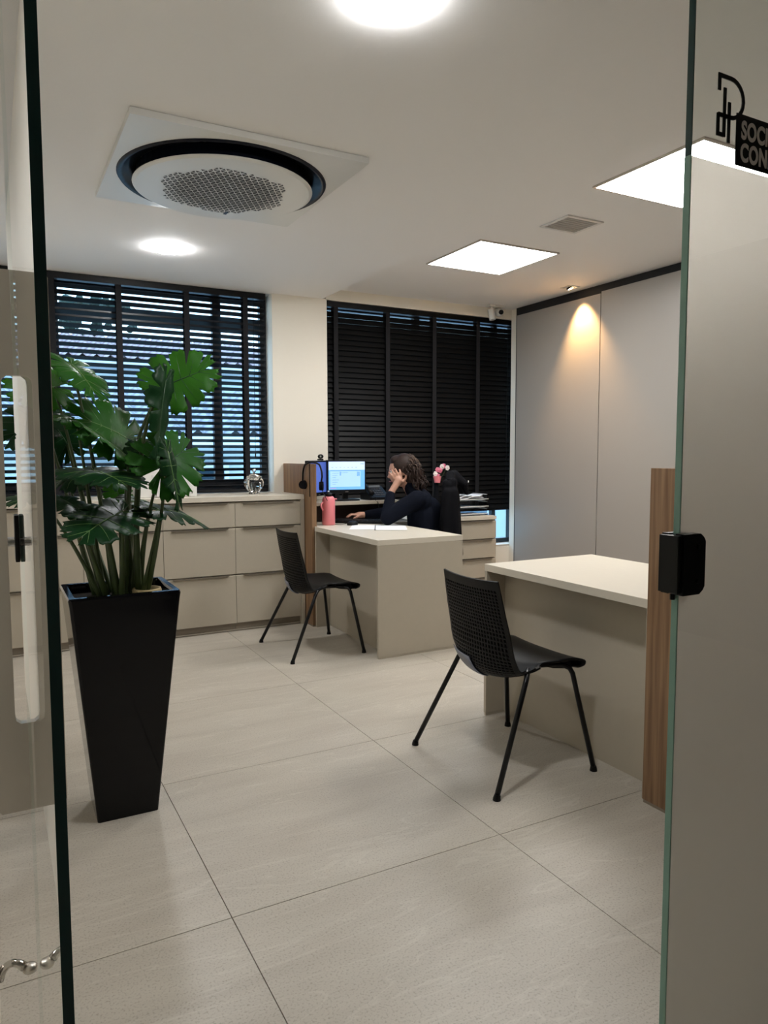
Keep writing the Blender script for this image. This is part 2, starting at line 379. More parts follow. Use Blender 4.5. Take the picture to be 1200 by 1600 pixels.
# open glass door leaf on the left
gd = thing('glass_door', 'open clear glass door swung inwards, seen along its dark green edge', 'glass door', (.048, .77, 0))
mk('door_leaf', B(.0432, .0528, .774, 1.62, .008, ZL-.004), GCLR, gd)
mk('near_edge', B(.0425, .0535, .772, .7738, .008, ZL-.004), GEDGE_D, gd, label='dark green edge facing the doorway')
mk('far_edge', B(.0445, .0515, 1.6202, 1.6215, .008, ZL-.004), GEDGE_L, gd)
# flat steel pull plates on both sides
def pull(s):
    c = .048+s*.0049; I = c+s*.0215; O_ = c+s*.0545
    z0, z1, a, d = .562, 1.592, .735, 1.40; r = .008
    pl = [(c, z0), (O_-s*.004, z0), (O_, z0+.006), (O_, z1-.006), (O_-s*.004, z1), (c, z1), (c, d+r*.3), (I-s*r, d), (I, d-r) if False else (I-s*.003, d+.004), (I, d-r), (I, a+r), (I-s*r, a), (c, a)]
    pl = [(c, z0), (O_-s*.004, z0), (O_, z0+.008), (O_, z1-.008), (O_-s*.004, z1), (c, z1), (c, d), (c+s*.012, d), (I-s*.002, d-.006), (I, d-.016), (I, a+.016), (I-s*.002, a+.006), (c+s*.012, a), (c, a)]
    b = bmesh.new(); prism(b, pl, 'y', 1.53, 1.55)
    return mk('pull_handle', b, STEEL2, gd)
pull(1); pull(-1)
# lock
b = bmesh.new()
for s in (1, -1):
    xa, xb = sorted((.048+s*.005, .048+s*.0135)); box(b, xa, xb, 1.57, 1.61, 1.043, 1.135, bev=.003)
lk = mk('lock_case', b, BLK, gd)
b = bmesh.new(); tube(b, [(.022, 1.585, 1.082), (.074, 1.585, 1.082)], .009, 14); mk('lock_cylinder', b, CHROME, lk, smooth=False)
# bottom patch
b = bmesh.new(); box(b, .024, .0431, 1.37, 1.60, .003, .05, bev=.003); box(b, .0529, .072, 1.37, 1.60, .003, .05, bev=.003); mk('bottom_patch', b, STEEL2, gd)
# door stop on the wall
ds = thing('door_stop', 'small curved steel door stop fixed to the left wall near the floor', 'door stop', (-.03, 1.49, .27))
b = bmesh.new(); tube(b, [(-.03, 1.49, .27), (-.0265, 1.49, .27)], .026, 20); mk('rosette', b, STEEL, ds)
b = bmesh.new(); tube(b, bez((-.0265, 1.49, .262), (-.008, 1.49, .305), (.018, 1.49, .272), 8), [.011, .009, .008, .007, .007, .007, .007, .008, .009], 12); mk('arm', b, STEEL, ds, smooth=True)
b = bmesh.new(); ball(b, (.028, 1.49, .266), .0135, 14, (1.05, 1, .8)); mk('bumper', b, STEEL2, ds, smooth=True)

# ================================================================== CEILING FITTINGS
def puck(x, y, label):
    t = thing('ceiling_downlight', label, 'ceiling light', (x, y, ZL-.02), 'round white downlights')
    b = bmesh.new(); lathe(b, [(.108, .016), (.114, .0165), (.116, .0195)], (x, y, ZL-.02), 40); mk('trim_ring', b, WHITE2, t, smooth=True)
    b = bmesh.new(); lathe(b, [(0, -.005), (.085, -.004), (.104, .002), (.105, .010), (0, .010)], (x, y, ZL-.0125), 40); bmesh.ops.recalc_face_normals(b, faces=b.faces); mk('diffuser', b, EMW, t)
puck(.985, 4.53, 'round white downlight near the left window'); puck(1.0, 1.80, 'large bright round downlight cut by the top edge of the picture')
def sqlight(x0, y0, s, label):
    t = thing('ceiling_panel_light', label, 'ceiling light', (x0+s/2, y0+s/2, ZR-.012), 'square recessed panel lights')
    b = bmesh.new(); w = .012
    box(b, x0-w, x0+s+w, y0-w, y0, ZR-.01, ZR-.0005); box(b, x0-w, x0+s+w, y0+s, y0+s+w, ZR-.01, ZR-.0005); box(b, x0-w, x0, y0, y0+s, ZR-.01, ZR-.0005); box(b, x0+s, x0+s+w, y0, y0+s, ZR-.01, ZR-.0005)
    mk('frame', b, STEEL2, t); mk('diffuser', B(x0, x0+s, y0, y0+s, ZR-.004, ZR-.0006), EMP, t)
sqlight(2.72, 3.765, .615, 'square bright panel light above the far desk'); sqlight(2.69, 2.14, .62, 'square bright panel light partly behind the glass edge, above the near desk')
# vent
t = thing('ceiling_vent', 'small grey square grille in the ceiling between the two square lights', 'vent', (3.0, 3.27, ZR-.01))
b = bmesh.new(); x0, x1, y0, y1 = 2.865, 3.135, 3.15, 3.385; w = .02
box(b, x0, x1, y0, y0+w, ZR-.008, ZR-.0005); box(b, x0, x1, y1-w, y1, ZR-.008, ZR-.0005); box(b, x0, x0+w, y0+w, y1-w, ZR-.008, ZR-.0005); box(b, x1-w, x1, y0+w, y1-w, ZR-.008, ZR-.0005)
mk('frame', b, WHITE2, t); mk('grille', B(x0+w, x1-w, y0+w, y1-w, ZR-.004, ZR-.0005), mat('grey_mesh', (.42, .40, .37), .6), t)
for i in range(7): mk('louvre', B(x0+w, x1-w, y0+w+.014+i*.027, y0+w+.018+i*.027, ZR-.007, ZR-.004), mat('grey_louvre', (.5, .48, .45), .5) if i == 0 else bpy.data.materials['grey_louvre'], t)
# warm spot
t = thing('ceiling_spotlight', 'small square warm spotlight close to the tall wall panels', 'ceiling light', (4.10, 4.47, ZR))
b = bmesh.new(); cx, cy, h = 4.10, 4.47, .055
box(b, cx-h, cx+h, cy-h, cy-h+.014, ZR-.006, ZR-.0005); box(b, cx-h, cx+h, cy+h-.014, cy+h, ZR-.006, ZR-.0005); box(b, cx-h, cx-h+.014, cy-h+.014, cy+h-.014, ZR-.006, ZR-.0005); box(b, cx+h-.014, cx+h, cy-h+.014, cy+h-.014, ZR-.006, ZR-.0005)
mk('frame', b, WHITE2, t)
b = bmesh.new(); tube(b, [(cx, cy, ZR-.0005), (cx+.004, cy-.003, ZR-.012)], .03, 20); mk('lamp_head', b, BLK, t)
b = bmesh.new(); tube(b, [(cx+.004, cy-.003, ZR-.0125), (cx+.0045, cy-.0034, ZR-.0145)], .022, 20); mk('lens', b, EMS, t)
ld = bpy.data.lights.new('warm_spot', 'SPOT'); ld.energy = SPOT_W; ld.color = (1, .58, .24); ld.spot_size = R(75); ld.spot_blend = .8; ld.shadow_soft_size = .02
lo = bpy.data.objects.new('spot_beam', ld); COL.objects.link(lo); lo.parent = t; lo.location = (.006, -.005, -.03)
lo.rotation_euler = Vector((.14, -.05, -.60)).to_track_quat('-Z', 'Y').to_euler()
# two ceiling sensors in the corner
t = thing('security_camera', 'white round security camera in the corner above the closed blind', 'camera', (4.05, 5.33, ZR))
b = bmesh.new(); lathe(b, [(0, 0), (.05, 0), (.05, -.012), (.03, -.02)], (4.05, 5.33, ZR-.0005), 20); mk('mount', b, WHITEP, t, smooth=True)
b = bmesh.new(); ball(b, (4.05, 5.32, ZR-.055), .040, 18, (1, 1.1, .95)); mk('housing', b, WHITEP, t, smooth=True)
b = bmesh.new(); tube(b, [(4.045, 5.289, ZR-.060), (4.038, 5.272, ZR-.065)], .021, 18); mk('lens', b, BLK, t)
t = thing('ceiling_track_spot', 'white cylindrical sensor hanging beside the security camera', 'sensor', (3.95, 5.30, ZR))
b = bmesh.new(); box(b, 3.92, 3.98, 5.28, 5.33, ZR-.02, ZR-.0005, bev=.003); mk('base', b, WHITEP, t)
b = bmesh.new(); tube(b, [(3.95, 5.30, ZR-.019), (3.95, 5.30, ZR-.05)], .008, 10); mk('stem', b, WHITEP, t)
b = bmesh.new(); tube(b, [(3.945, 5.30, ZR-.045), (3.955, 5.285, ZR-.135)], .030, 20); mk('cylinder_head', b, WHITEP, t, smooth=False)

# air-conditioning cassette
t = thing('air_conditioner', 'white ceiling cassette air conditioner with a round perforated disc and dark ring', 'air conditioner', (.96, 3.265, ZL))
cx, cy = .96, 3.265; H_ = .478
b = bmesh.new(); n = 72; ro = .452
outer = []; 
for k in range(n):
    a = 2*math.pi*k/n; m_ = max(abs(math.cos(a)), abs(math.sin(a))); outer.append((cx+H_*math.cos(a)/m_, cy+H_*math.sin(a)/m_))
o_b = [b.verts.new((x, y, ZL-.026)) for x, y in outer]; o_t = [b.verts.new((cx+(x-cx)*1.0, cy+(y-cy)*1.0, ZL-.001)) for x, y in outer]
i_b = [b.verts.new((cx+ro*math.cos(2*math.pi*k/n), cy+ro*math.sin(2*math.pi*k/n), ZL-.030)) for k in range(n)]
i_t = [b.verts.new((cx+(ro-.01)*math.cos(2*math.pi*k/n), cy+(ro-.01)*math.sin(2*math.pi*k/n), ZL-.006)) for k in range(n)]
for k in range(n):
    j = (k+1) % n
    for q in ((o_b[k], o_b[j], i_b[j], i_b[k]), (o_t[k], o_t[j], o_b[j], o_b[k]), (i_b[k], i_b[j], i_t[j], i_t[k])): b.faces.new(q)
bmesh.ops.recalc_face_normals(b, faces=b.faces); mk('panel', b, WHITEP, t)
NAVYP = mat('dark_navy_plastic', (.003, .004, .010), .35, spec=.2)
b = bmesh.new(); lathe(b, [(.452, -.030), (.445, -.040), (.425, -.030), (.405, -.012), (.37, -.008), (.452, -.008)], (cx, cy, ZL), 72); mk('outlet_ring', b, NAVYP, t, smooth=True)
b = bmesh.new(); lathe(b, [(0, -.0595), (.376, -.0595), (.370, -.009), (0, -.009)], (cx, cy, ZL), 60); mk('core', b, NAVYP, t)
b = bmesh.new(); lathe(b, [(0, -.074), (.30, -.074), (.375, -.072), (.388, -.067), (.390, -.063), (.385, -.060), (0, -.060)], (cx, cy, ZL), 72); mk('disc', b, WHITEP, t, smooth=False)
b = bmesh.new(); pitch = .030; hh = pitch*math.sqrt(3)/2
for j in range(-12, 13):
    for i in range(-24, 25):
        up = (i+j) % 2 == 0
        px = i*pitch/2; py = j*hh+(hh/3 if up else 2*hh/3)-hh/2
        if math.hypot(px, py) > .27+.012*math.sin(6*math.atan2(py, px)): continue
        s = pitch*.47*(1-.25*max(0, (math.hypot(px, py)-.2)/.07))
        an = [90, 210, 330] if up else [270, 30, 150]
        b.faces.new([b.verts.new((cx+px+s*math.cos(R(q)), cy+py+s*math.sin(R(q)), ZL-.0745)) for q in an][::-1])
mk('grille_hole', b, mat('dark_grille_hole', (.05, .05, .052), .8), t, kind='stuff')
b = bmesh.new(); box(b, cx+.075, cx+.090, cy+.245, cy+.285, ZL-.0752, ZL-.072); mk('logo_plate', b, NAVYP, t)

# ================================================================== JOINERY
def front(parent, x0, x1, z0, z1, yf, name='drawer', lip=True):
    """a slab front facing -Y with a bevelled pull along its upper edge"""
    b = bmesh.new(); th = .019
    prism(b, [(yf, z0), (yf+th, z0), (yf+th, z1-.004), (yf+.010, z1-.004), (yf, z1-.010)], 'x', x0+.0015, x1-.0015)
    d = mk(name, b, BEIGE, parent)
    if lip:
        w = min(.40, (x1-x0)*.80); c = (x0+x1)/2
        b = bmesh.new(); prism(b, [(c-w/2, z1-.0035), (c+w/2, z1-.0035), (c+w/2-.012, z1-.0155), (c-w/2+.012, z1-.0155)], 'y', yf-.012, yf-.0005)
        mk('pull_lip', b, mat('champagne_profile', (.22, .19, .15), .35, metal=.6) if 'champagne_profile' not in bpy.data.materials else bpy.data.materials['champagne_profile'], d)
    return d
YF = 4.965
def base_cab(x0, x1, kind, label, last=False):
    t = thing('drawer_cabinet', label, 'cabinet', ((x0+x1)/2, 5.2, 0), 'beige cabinets under the left window')
    xe = x1
    mk('carcass', B(x0+.001, xe-.001, YF+.022, 5.415, .065, .924), BEIGE, t)
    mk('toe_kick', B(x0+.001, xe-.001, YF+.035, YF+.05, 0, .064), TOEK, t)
    b = bmesh.new(); mk('toe_rail', B(x0+.001, xe-.001, YF+.026, YF+.034, .004, .012), STEEL2, t)
    b.free()
    zz = [.062, .411, .745, .922]
    front(t, x0, xe, zz[2]+.003, zz[3], YF)
    if kind == 3:
        front(t, x0, xe, zz[1]+.003, zz[2], YF); front(t, x0, xe, zz[0], zz[1], YF)
    else:
        m_ = (x0+xe)/2
        front(t, x0, m_, zz[0], zz[2], YF, 'door'); front(t, m_, xe, zz[0], zz[2], YF, 'door')
    return t
base_cab(-.025, .245, 3, 'narrow beige drawer cabinet seen through the open glass door')
base_cab(.245, .495, 3, 'narrow beige drawer cabinet just behind the planter, left side')
base_cab(.495, .997, 2, 'beige cabinet with one drawer over two doors, behind the plant stems')
base_cab(.997, 1.494, 3, 'beige three-drawer cabinet right of the planter')
base_cab(1.494, 1.985, 3, 'beige three-drawer cabinet nearest the headset panel')
t = thing('cabinet_side_panel', 'narrow beige end panel closing the drawer row beside the wood panel', 'panel', (1.998, 5.0, 0)); mk('panel', B(1.986, 2.014, YF-.006, 5.402, 0, .9265, bev=.001), BEIGE, t)
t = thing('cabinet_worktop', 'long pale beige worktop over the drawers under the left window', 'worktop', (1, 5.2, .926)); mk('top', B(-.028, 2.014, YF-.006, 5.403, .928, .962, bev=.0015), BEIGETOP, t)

def divider(y0, y1, h, label):
    t = thing('wood_divider', label, 'divider', (2.04, y0, 0)); mk('panel', B(2.0205, 2.058, y0, y1, .012, h, bev=.0015), WOODM, t)
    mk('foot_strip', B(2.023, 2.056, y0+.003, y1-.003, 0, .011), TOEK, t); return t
divider(4.832, 5.40, 1.187, 'tall oak veneer divider with the headset, left end of the far desk')
divider(1.16, 1.782, 1.203, 'tall oak veneer divider at the near desk beside the frosted glass')

def desk(y0, y1, label, xr):
    t = thing('reception_desk', label, 'desk', (2.35, (y0+y1)/2, 0))
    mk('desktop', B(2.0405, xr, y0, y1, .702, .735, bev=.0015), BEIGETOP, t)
    return t
d1 = desk(3.85, 4.829, 'beige reception desk at which the woman sits, plain end panel in front', 2.66)
mk('end_panel', B(2.0415, 2.659, 3.8505, 3.868, .013, .7015, bev=.001), BEIGE, d1); mk('foot_strip', B(2.044, 2.656, 3.853, 3.866, 0, .012), BEIGE, d1)
mk('end_panel', B(2.0415, 2.147, 4.81, 4.8285, 0, .7015), BEIGE, d1)
mk('modesty_panel', B(2.148, 2.166, 3.869, 4.809, .013, .7015), BEIGE, d1); mk('foot_strip', B(2.150, 2.164, 3.87, 4.808, 0, .012), BEIGE, d1)
d2 = desk(1.784, 2.772, 'empty beige reception desk in front of the tall wall panels', 2.72)
mk('end_panel', B(2.0415, 2.719, 2.754, 2.7715, .013, .7015, bev=.001), BEIGE, d2); mk('foot_strip', B(2.044, 2.716, 2.756, 2.769, 0, .012), BEIGE, d2)
mk('end_panel', B(2.0415, 2.719, 1.785, 1.803, 0, .7015), BEIGE, d2)
mk('modesty_panel', B(2.148, 2.166, 1.804, 2.753, .013, .7015), BEIGE, d2); mk('foot_strip', B(2.150, 2.164, 1.806, 2.751, 0, .012), BEIGE, d2)
# back worktop with raised shelf
t = thing('side_worktop', 'beige side worktop with a raised shelf carrying the monitors, against the window wall', 'worktop', (2.4, 5.1, 0))
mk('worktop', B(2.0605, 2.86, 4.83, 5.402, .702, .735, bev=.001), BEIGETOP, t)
mk('shelf_board', B(2.0605, 2.86, 5.03, 5.402, .868, .893, bev=.001), BEIGE, t)
mk('shelf_back', B(2.0605, 2.86, 5.385, 5.402, .736, .867), DWOOD, t); mk('shelf_riser', B(2.842, 2.86, 5.06, 5.384, .736, .867), DWOOD, t)
mk('shelf_riser', B(2.0605, 2.075, 5.06, 5.384, .736, .867), DWOOD, t)
mk('shelf_apron', B(2.076, 2.841, 5.20, 5.215, .736, .867), DWOOD, t)
mk('support_panel', B(2.842, 2.86, 4.85, 5.402, 0, .701), BEIGE, t); mk('back_panel', B(2.0605, 2.841, 5.38, 5.40, 0, .701), BEIGE, t)
# credenza behind
t = thing('low_drawer_unit', 'low beige drawer unit carrying the letter trays below the closed blind', 'cabinet', (3.3, 5.15, 0))
x0, x1, yf = 2.93, 3.765, 4.955
mk('top', B(x0, x1, yf-.004, 5.40, .705, .733, bev=.001), BEIGETOP, t); mk('carcass', B(x0, x1-.001, yf+.022, 5.40, .04, .7045), BEIGE, t); mk('side_panel', B(x1-.018, x1, yf, 5.40, 0, .7045), BEIGE, t) if False else None
for a, c in ((x0, 3.335), (3.335, x1)):
    for z0, z1 in ((.545, .700), (.383, .542), (.215, .380), (.045, .212)): front(t, a, c, z0, z1, yf, lip=True)

# ================================================================== CHAIRS
def shell_pt(u, v):
    P = [(.225, .385), (.243, .400), (.243, .424), (.19, .440), (.09, .440), (0, .428), (-.060, .392), (-.104, .380), (-.129, .402), (-.138, .465), (-.148, .56), (-.163, .64), (-.175, .71), (-.186, .772)]
    f = v*(len(P)-1); i = min(int(f), len(P)-2); q = f-i
    i0, i3 = max(i-1, 0), min(i+2, len(P)-1)
    def cr(k):
        a, b_, c, d = P[i0][k], P[i][k], P[i+1][k], P[i3][k]
        return .5*(2*b_+(c-a)*q+(2*a-5*b_+4*c-d)*q*q+(3*b_-a-3*c+d)*q**3)
    x, z = cr(0), cr(1)
    bend = math.exp(-((v-.5)/.13)**2); back = max(0, (v-.5)/.5)
    w = .205+.012*(1-abs(v-.3)) if v < .45 else .230-.048*((v-.45)/.55)
    w -= .02*max(0, 1-v/.08)
    au = abs(u); sgn = 1 if u >= 0 else -1
    y = w*(au-.06*bend*au**4)*sgn
    x += (.078*bend+.032*min(1, back*3)*(1-.45*back))*au**2.2
    z += (.022*(1-min(1, v*2))*.6+.050*bend)*au**2.5
    z += .006*max(0, (v-.9)/.1)*au**2
    return Vector((x, y, z))
def make_chair(cx, cy, label):
    t = thing('visitor_chair', label, 'chair', (cx, cy, 0), 'black shell chairs in front of the desks')
    o = Vector((cx, cy, 0))
    def grid(v0, v1, nv, nu, skip=None, off=0):
        b = bmesh.new(); g_ = [[b.verts.new(o+shell_pt(-1+2*i/nu, v0+(v1-v0)*j/nv)) for i in range(nu+1)] for j in range(nv+1)]
        fs = [[b.faces.new((g_[j][i], g_[j][i+1], g_[j+1][i+1], g_[j+1][i])) for i in range(nu)] for j in range(nv)]
        return b, fs
    b, fs = grid(0, .515, 22, 20)
    s = mk('seat', b, BLK, t, smooth=True); md = s.modifiers.new('t', 'SOLIDIFY'); md.thickness = .009; md.offset = -1
    nu, nv = 24, 34; b, fs = grid(.50, 1, nv, nu)
    emb = []; 
    for j in range(nv):
        for i in range(nu):
            u = abs(-1+2*(i+.5)/nu); v = (j+.5)/nv
            smoothzone = v < .33 and (-1+2*(i+.5)/nu) > -.25+.46*v/.34
            if 1 <= i < nu-1 and 2 <= j < nv-3 and not smoothzone: emb.append(fs[j][i])
    bmesh.ops.recalc_face_normals(b, faces=b.faces)
    bmesh.ops.inset_individual(b, faces=emb, thickness=.0026, depth=0)
    bmesh.ops.inset_individual(b, faces=emb, thickness=.0016, depth=-.0045)
    s = mk('backrest', b, BLK, t); md = s.modifiers.new('t', 'SOLIDIFY'); md.thickness = .007; md.offset = 0
    # smooth lower plate at the rear
    b = bmesh.new(); rows = []
    for j in range(9):
        q = j/8; v = .50+.165*q; u0 = -.28+.46*q; row = []
        for i in range(11):
            u = u0+(.97-u0)*i/10; p = shell_pt(u, v); nn = (shell_pt(u, v+.01)-p).cross(shell_pt(min(u+.02, 1), v)-shell_pt(u-.02, v)).normalized()
            if nn.x > 0: nn = -nn
            row.append(b.verts.new(o+p+nn*.0085))
        rows.append(row)
    for j in range(8):
        for i in range(10): b.faces.new((rows[j][i], rows[j][i+1], rows[j+1][i+1], rows[j+1][i]))
    pl = mk('rear_plate', b, mat('satin_grey_black_plastic', (.17, .175, .21), .45) if 'satin_grey_black_plastic' not in bpy.data.materials else bpy.data.materials['satin_grey_black_plastic'], t, smooth=True)
    md = pl.modifiers.new('t', 'SOLIDIFY'); md.thickness = .003
    for sy in (-1, 1):
        for pts in ([(.06, .13, .418), (.0, .16, .418), (-.03, .19, .414), (-.052, .213, .404), (-.066, .222, .385), (-.245, .288, .012)],
                    [(.02, .13, .418), (.12, .16, .420), (.155, .185, .418), (.172, .203, .408), (.180, .212, .388), (.243, .272, .012)]):
            b = bmesh.new(); P = [Vector(q) for q in pts]
            path = [P[0]]+bez(P[0].lerp(P[1], .5), P[1], P[1].lerp(P[2], .6), 3)+[P[2], P[3], P[4], P[5]]
            tube(b, [o+Vector((q.x, q.y*sy, q.z)) for q in path], .0105, 10)
            lg_ = mk('leg', b, BLKM, t, smooth=True)
            b = bmesh.new(); q = P[5]; tube(b, [o+Vector((q.x, q.y*sy, .0)), o+Vector((q.x, q.y*sy, .008)), o+Vector((q.x+(.003 if q.x < 0 else -.001), q.y*sy, .02))], [.015, .014, .0115], 10); mk('foot', b, BLK, lg_)
        
    b = bmesh.new(); prism(b, [(.225, .398), (.20, .392), (.12, .404), (.06, .424), (.10, .432), (.20, .432)], 'y', -.165, .165)
    for v in b.verts: v.co += o
    mk('seat_rim', b, BLK, t)
    b = bmesh.new(); tube(b, [o+Vector((.10, -.15, .419)), o+Vector((.10, .15, .419))], .010, 8); mk('crossbar', b, BLKM, t)
    b = bmesh.new(); tube(b, [o+Vector((.0, -.155, .416)), o+Vector((.0, .155, .416))], .010, 8); mk('crossbar', b, BLKM, t)
    return t
ch = make_chair(1.812, 2.330, 'black perforated shell chair at the near desk, with the satin plate low on its back')
c2 = copy_tree(ch); c2.location = (1.792, 4.308, 0); c2['label'] = 'black shell chair at the far desk, beside the beige drawers'
ch['label'] = 'larger-looking black perforated shell chair at the near empty desk'

# ================================================================== PLANTER
PX, PY, PZ = .378, 2.655, .79
t = thing('potted_monstera', 'tall black tapered planter with a large split-leaf monstera', 'potted plant', (PX, PY, 0))
b = bmesh.new()
def ring(hx, hy, z, cx=PX, cy=PY): return [b.verts.new((cx+sx*hx, cy+sy*hy, z)) for sx, sy in ((-1, -1), (1, -1), (1, 1), (-1, 1))]
rg = [ring(.101, .098, 0, .373, 2.655), ring(.1755, .158, PZ-.03), ring(.179, .160, PZ-.008), ring(.176, .157, PZ), ring(.158, .139, PZ), ring(.154, .135, PZ-.008), ring(.148, .129, PZ-.06)]
for a, c in zip(rg[:-1], rg[1:]):
    for k in range(4): b.faces.new((a[k], a[(k+1) % 4], c[(k+1) % 4], c[k]))
b.faces.new(rg[0][::-1])
ed = [e for e in b.edges if abs((e.verts[0].co-e.verts[1].co).normalized().z) > .25 and e.verts[0].co.z < PZ-.007 and min((e.verts[0].co-Vector((PX, PY, e.verts[0].co.z))).length, 9) > .13]
bmesh.ops.bevel(b, geom=ed, offset=.010, segments=4, affect='EDGES', profile=.5)
mk('planter', b, POTM, t)
b = bmesh.new(); box(b, PX-.146, PX+.146, PY-.127, PY+.127, PZ-.07, PZ-.032); mk('soil', b, SOIL, t)
rp_ = random.Random(3)
for i in range(7):
    b = bmesh.new(); ball(b, (.41+rp_.random()*.10, 2.545+rp_.random()*.03, PZ-.026), .011, 8, (1.2, 1, .7)); mk('pebble', b, PEB, t, smooth=True)
b = bmesh.new(); lathe(b, [(0, .008), (.036, .010), (.040, .030), (.047, .031), (.050, .024), (.048, .002), (.043, 0), (0, 0)], (.462, 2.60, PZ-.032), 24)
bw = mk('cork_dish', b, CORK, loc=(.462, 2.60, PZ-.032), smooth=True); tag(bw, 'small round pale cork dish lying on the soil of the planter', 'dish')

def leaf(base, tip, W, N, m, vm, cup=.15, droop=.2, seed=0, lobes=7, cut=.55):
    base = Vector(base); tip = Vector(tip); D = tip-base; L = D.length; ex = D.normalized(); N = Vector(N); ez = (N-ex*N.dot(ex)).normalized(); ey = ez.cross(ex)
    r_ = random.Random(seed); b = bmesh.new(); bm2 = bmesh.new()
    def warp(x, y):
        z = -droop*(max(x, 0)/L)**2*L + cup*abs(y)*(.6+.4*(1-max(x, 0)/L)) - .5*abs(y)**2/max(W, .02)*cup*2.2
        z += .006*math.sin(x*60+seed)*abs(y)/W
        return base+ex*x+ey*y+ez*z
    per = 9; nt_ = lobes*per; ns = 7
    mid = [warp(0, 0)]
    for side in (1, -1):
        rows = []
        for j in range(nt_+1):
            q = j/nt_
            ang = math.radians(168-q*160) if q < .4 else math.radians(104-(q-.4)/.6*88)
            bx = max(0, (q-.22)/.78)**1.1*L*.80
            # target outline: heart
            if q < .4: rad = W*(.80+.42*math.sin(q/.4*math.pi/2))
            else: rad = W*(1.22-.15*((q-.4)/.6))*(1-.32*((q-.4)/.6)**2)
            if q > .9: rad = max(rad*.8, (L-bx))
            ph = (j % per)/per; d = min(ph, 1-ph); gap = max(0, 1-d*per/1.0) if (j % per == 0 and 0 < j < nt_ and q > .12) else 0
            c_ = 1-cut*gap*(.8+.4*r_.random())
            rad *= c_*(1+.05*math.sin(j*2.1+seed))
            # lobe tip rounding
            if gap == 0 and q > .12: rad *= 1-.05*(2*abs(ph-.5))**3
            row = []
            for s in range(ns+1):
                f = s/ns; x = bx+rad*f*math.cos(ang)+.0; y = side*rad*f*math.sin(ang)
                row.append(b.verts.new(warp(x, y)))
            rows.append(row)
        for j in range(nt_):
            for s in range(ns):
                q4 = (rows[j][s], rows[j+1][s], rows[j+1][s+1], rows[j][s+1])
                try: b.faces.new(q4 if side > 0 else q4[::-1])
                except ValueError: pass
        tip_j = rows[-1][-1].co.copy()
        # side veins
        for k in range(lobes):
            j = int((k+.5)*per); r0 = rows[j]; tube(bm2, [v.co+ez*.0006 for v in r0[0:ns:2]]+[r0[ns-1].co+ez*.0006], [.0013, .001, .0009, .0006, .0005][:len(r0[0:ns:2])+1], 4)
    bmesh.ops.remove_doubles(b, verts=b.verts, dist=.0006)
    bmesh.ops.recalc_face_normals(b, faces=b.faces)
    o = mk('leaf', b, m, t, smooth=True); md = o.modifiers.new('s', 'SOLIDIFY'); md.thickness = .0010
    tube(bm2, [warp(x*L, 0)+ez*.0008 for x in (0, .2, .4, .6, .8, .93)], [.0028, .0025, .002, .0016, .001, .0005], 6)
    vv = mk('midrib', bm2, vm, o, smooth=True)
    return o
def stem(root, mid_, end, r0=.013, r1=.005):
    b = bmesh.new(); P = bez(root, mid_, end, 14); tube(b, P, [r0+(r1-r0)*min(1, (i/14)*1.25)+(.0016 if i in (2,) else 0) for i in range(15)], 9); mk('petiole', b, STEMM, t, smooth=True)
V = (0, -.9, .3)
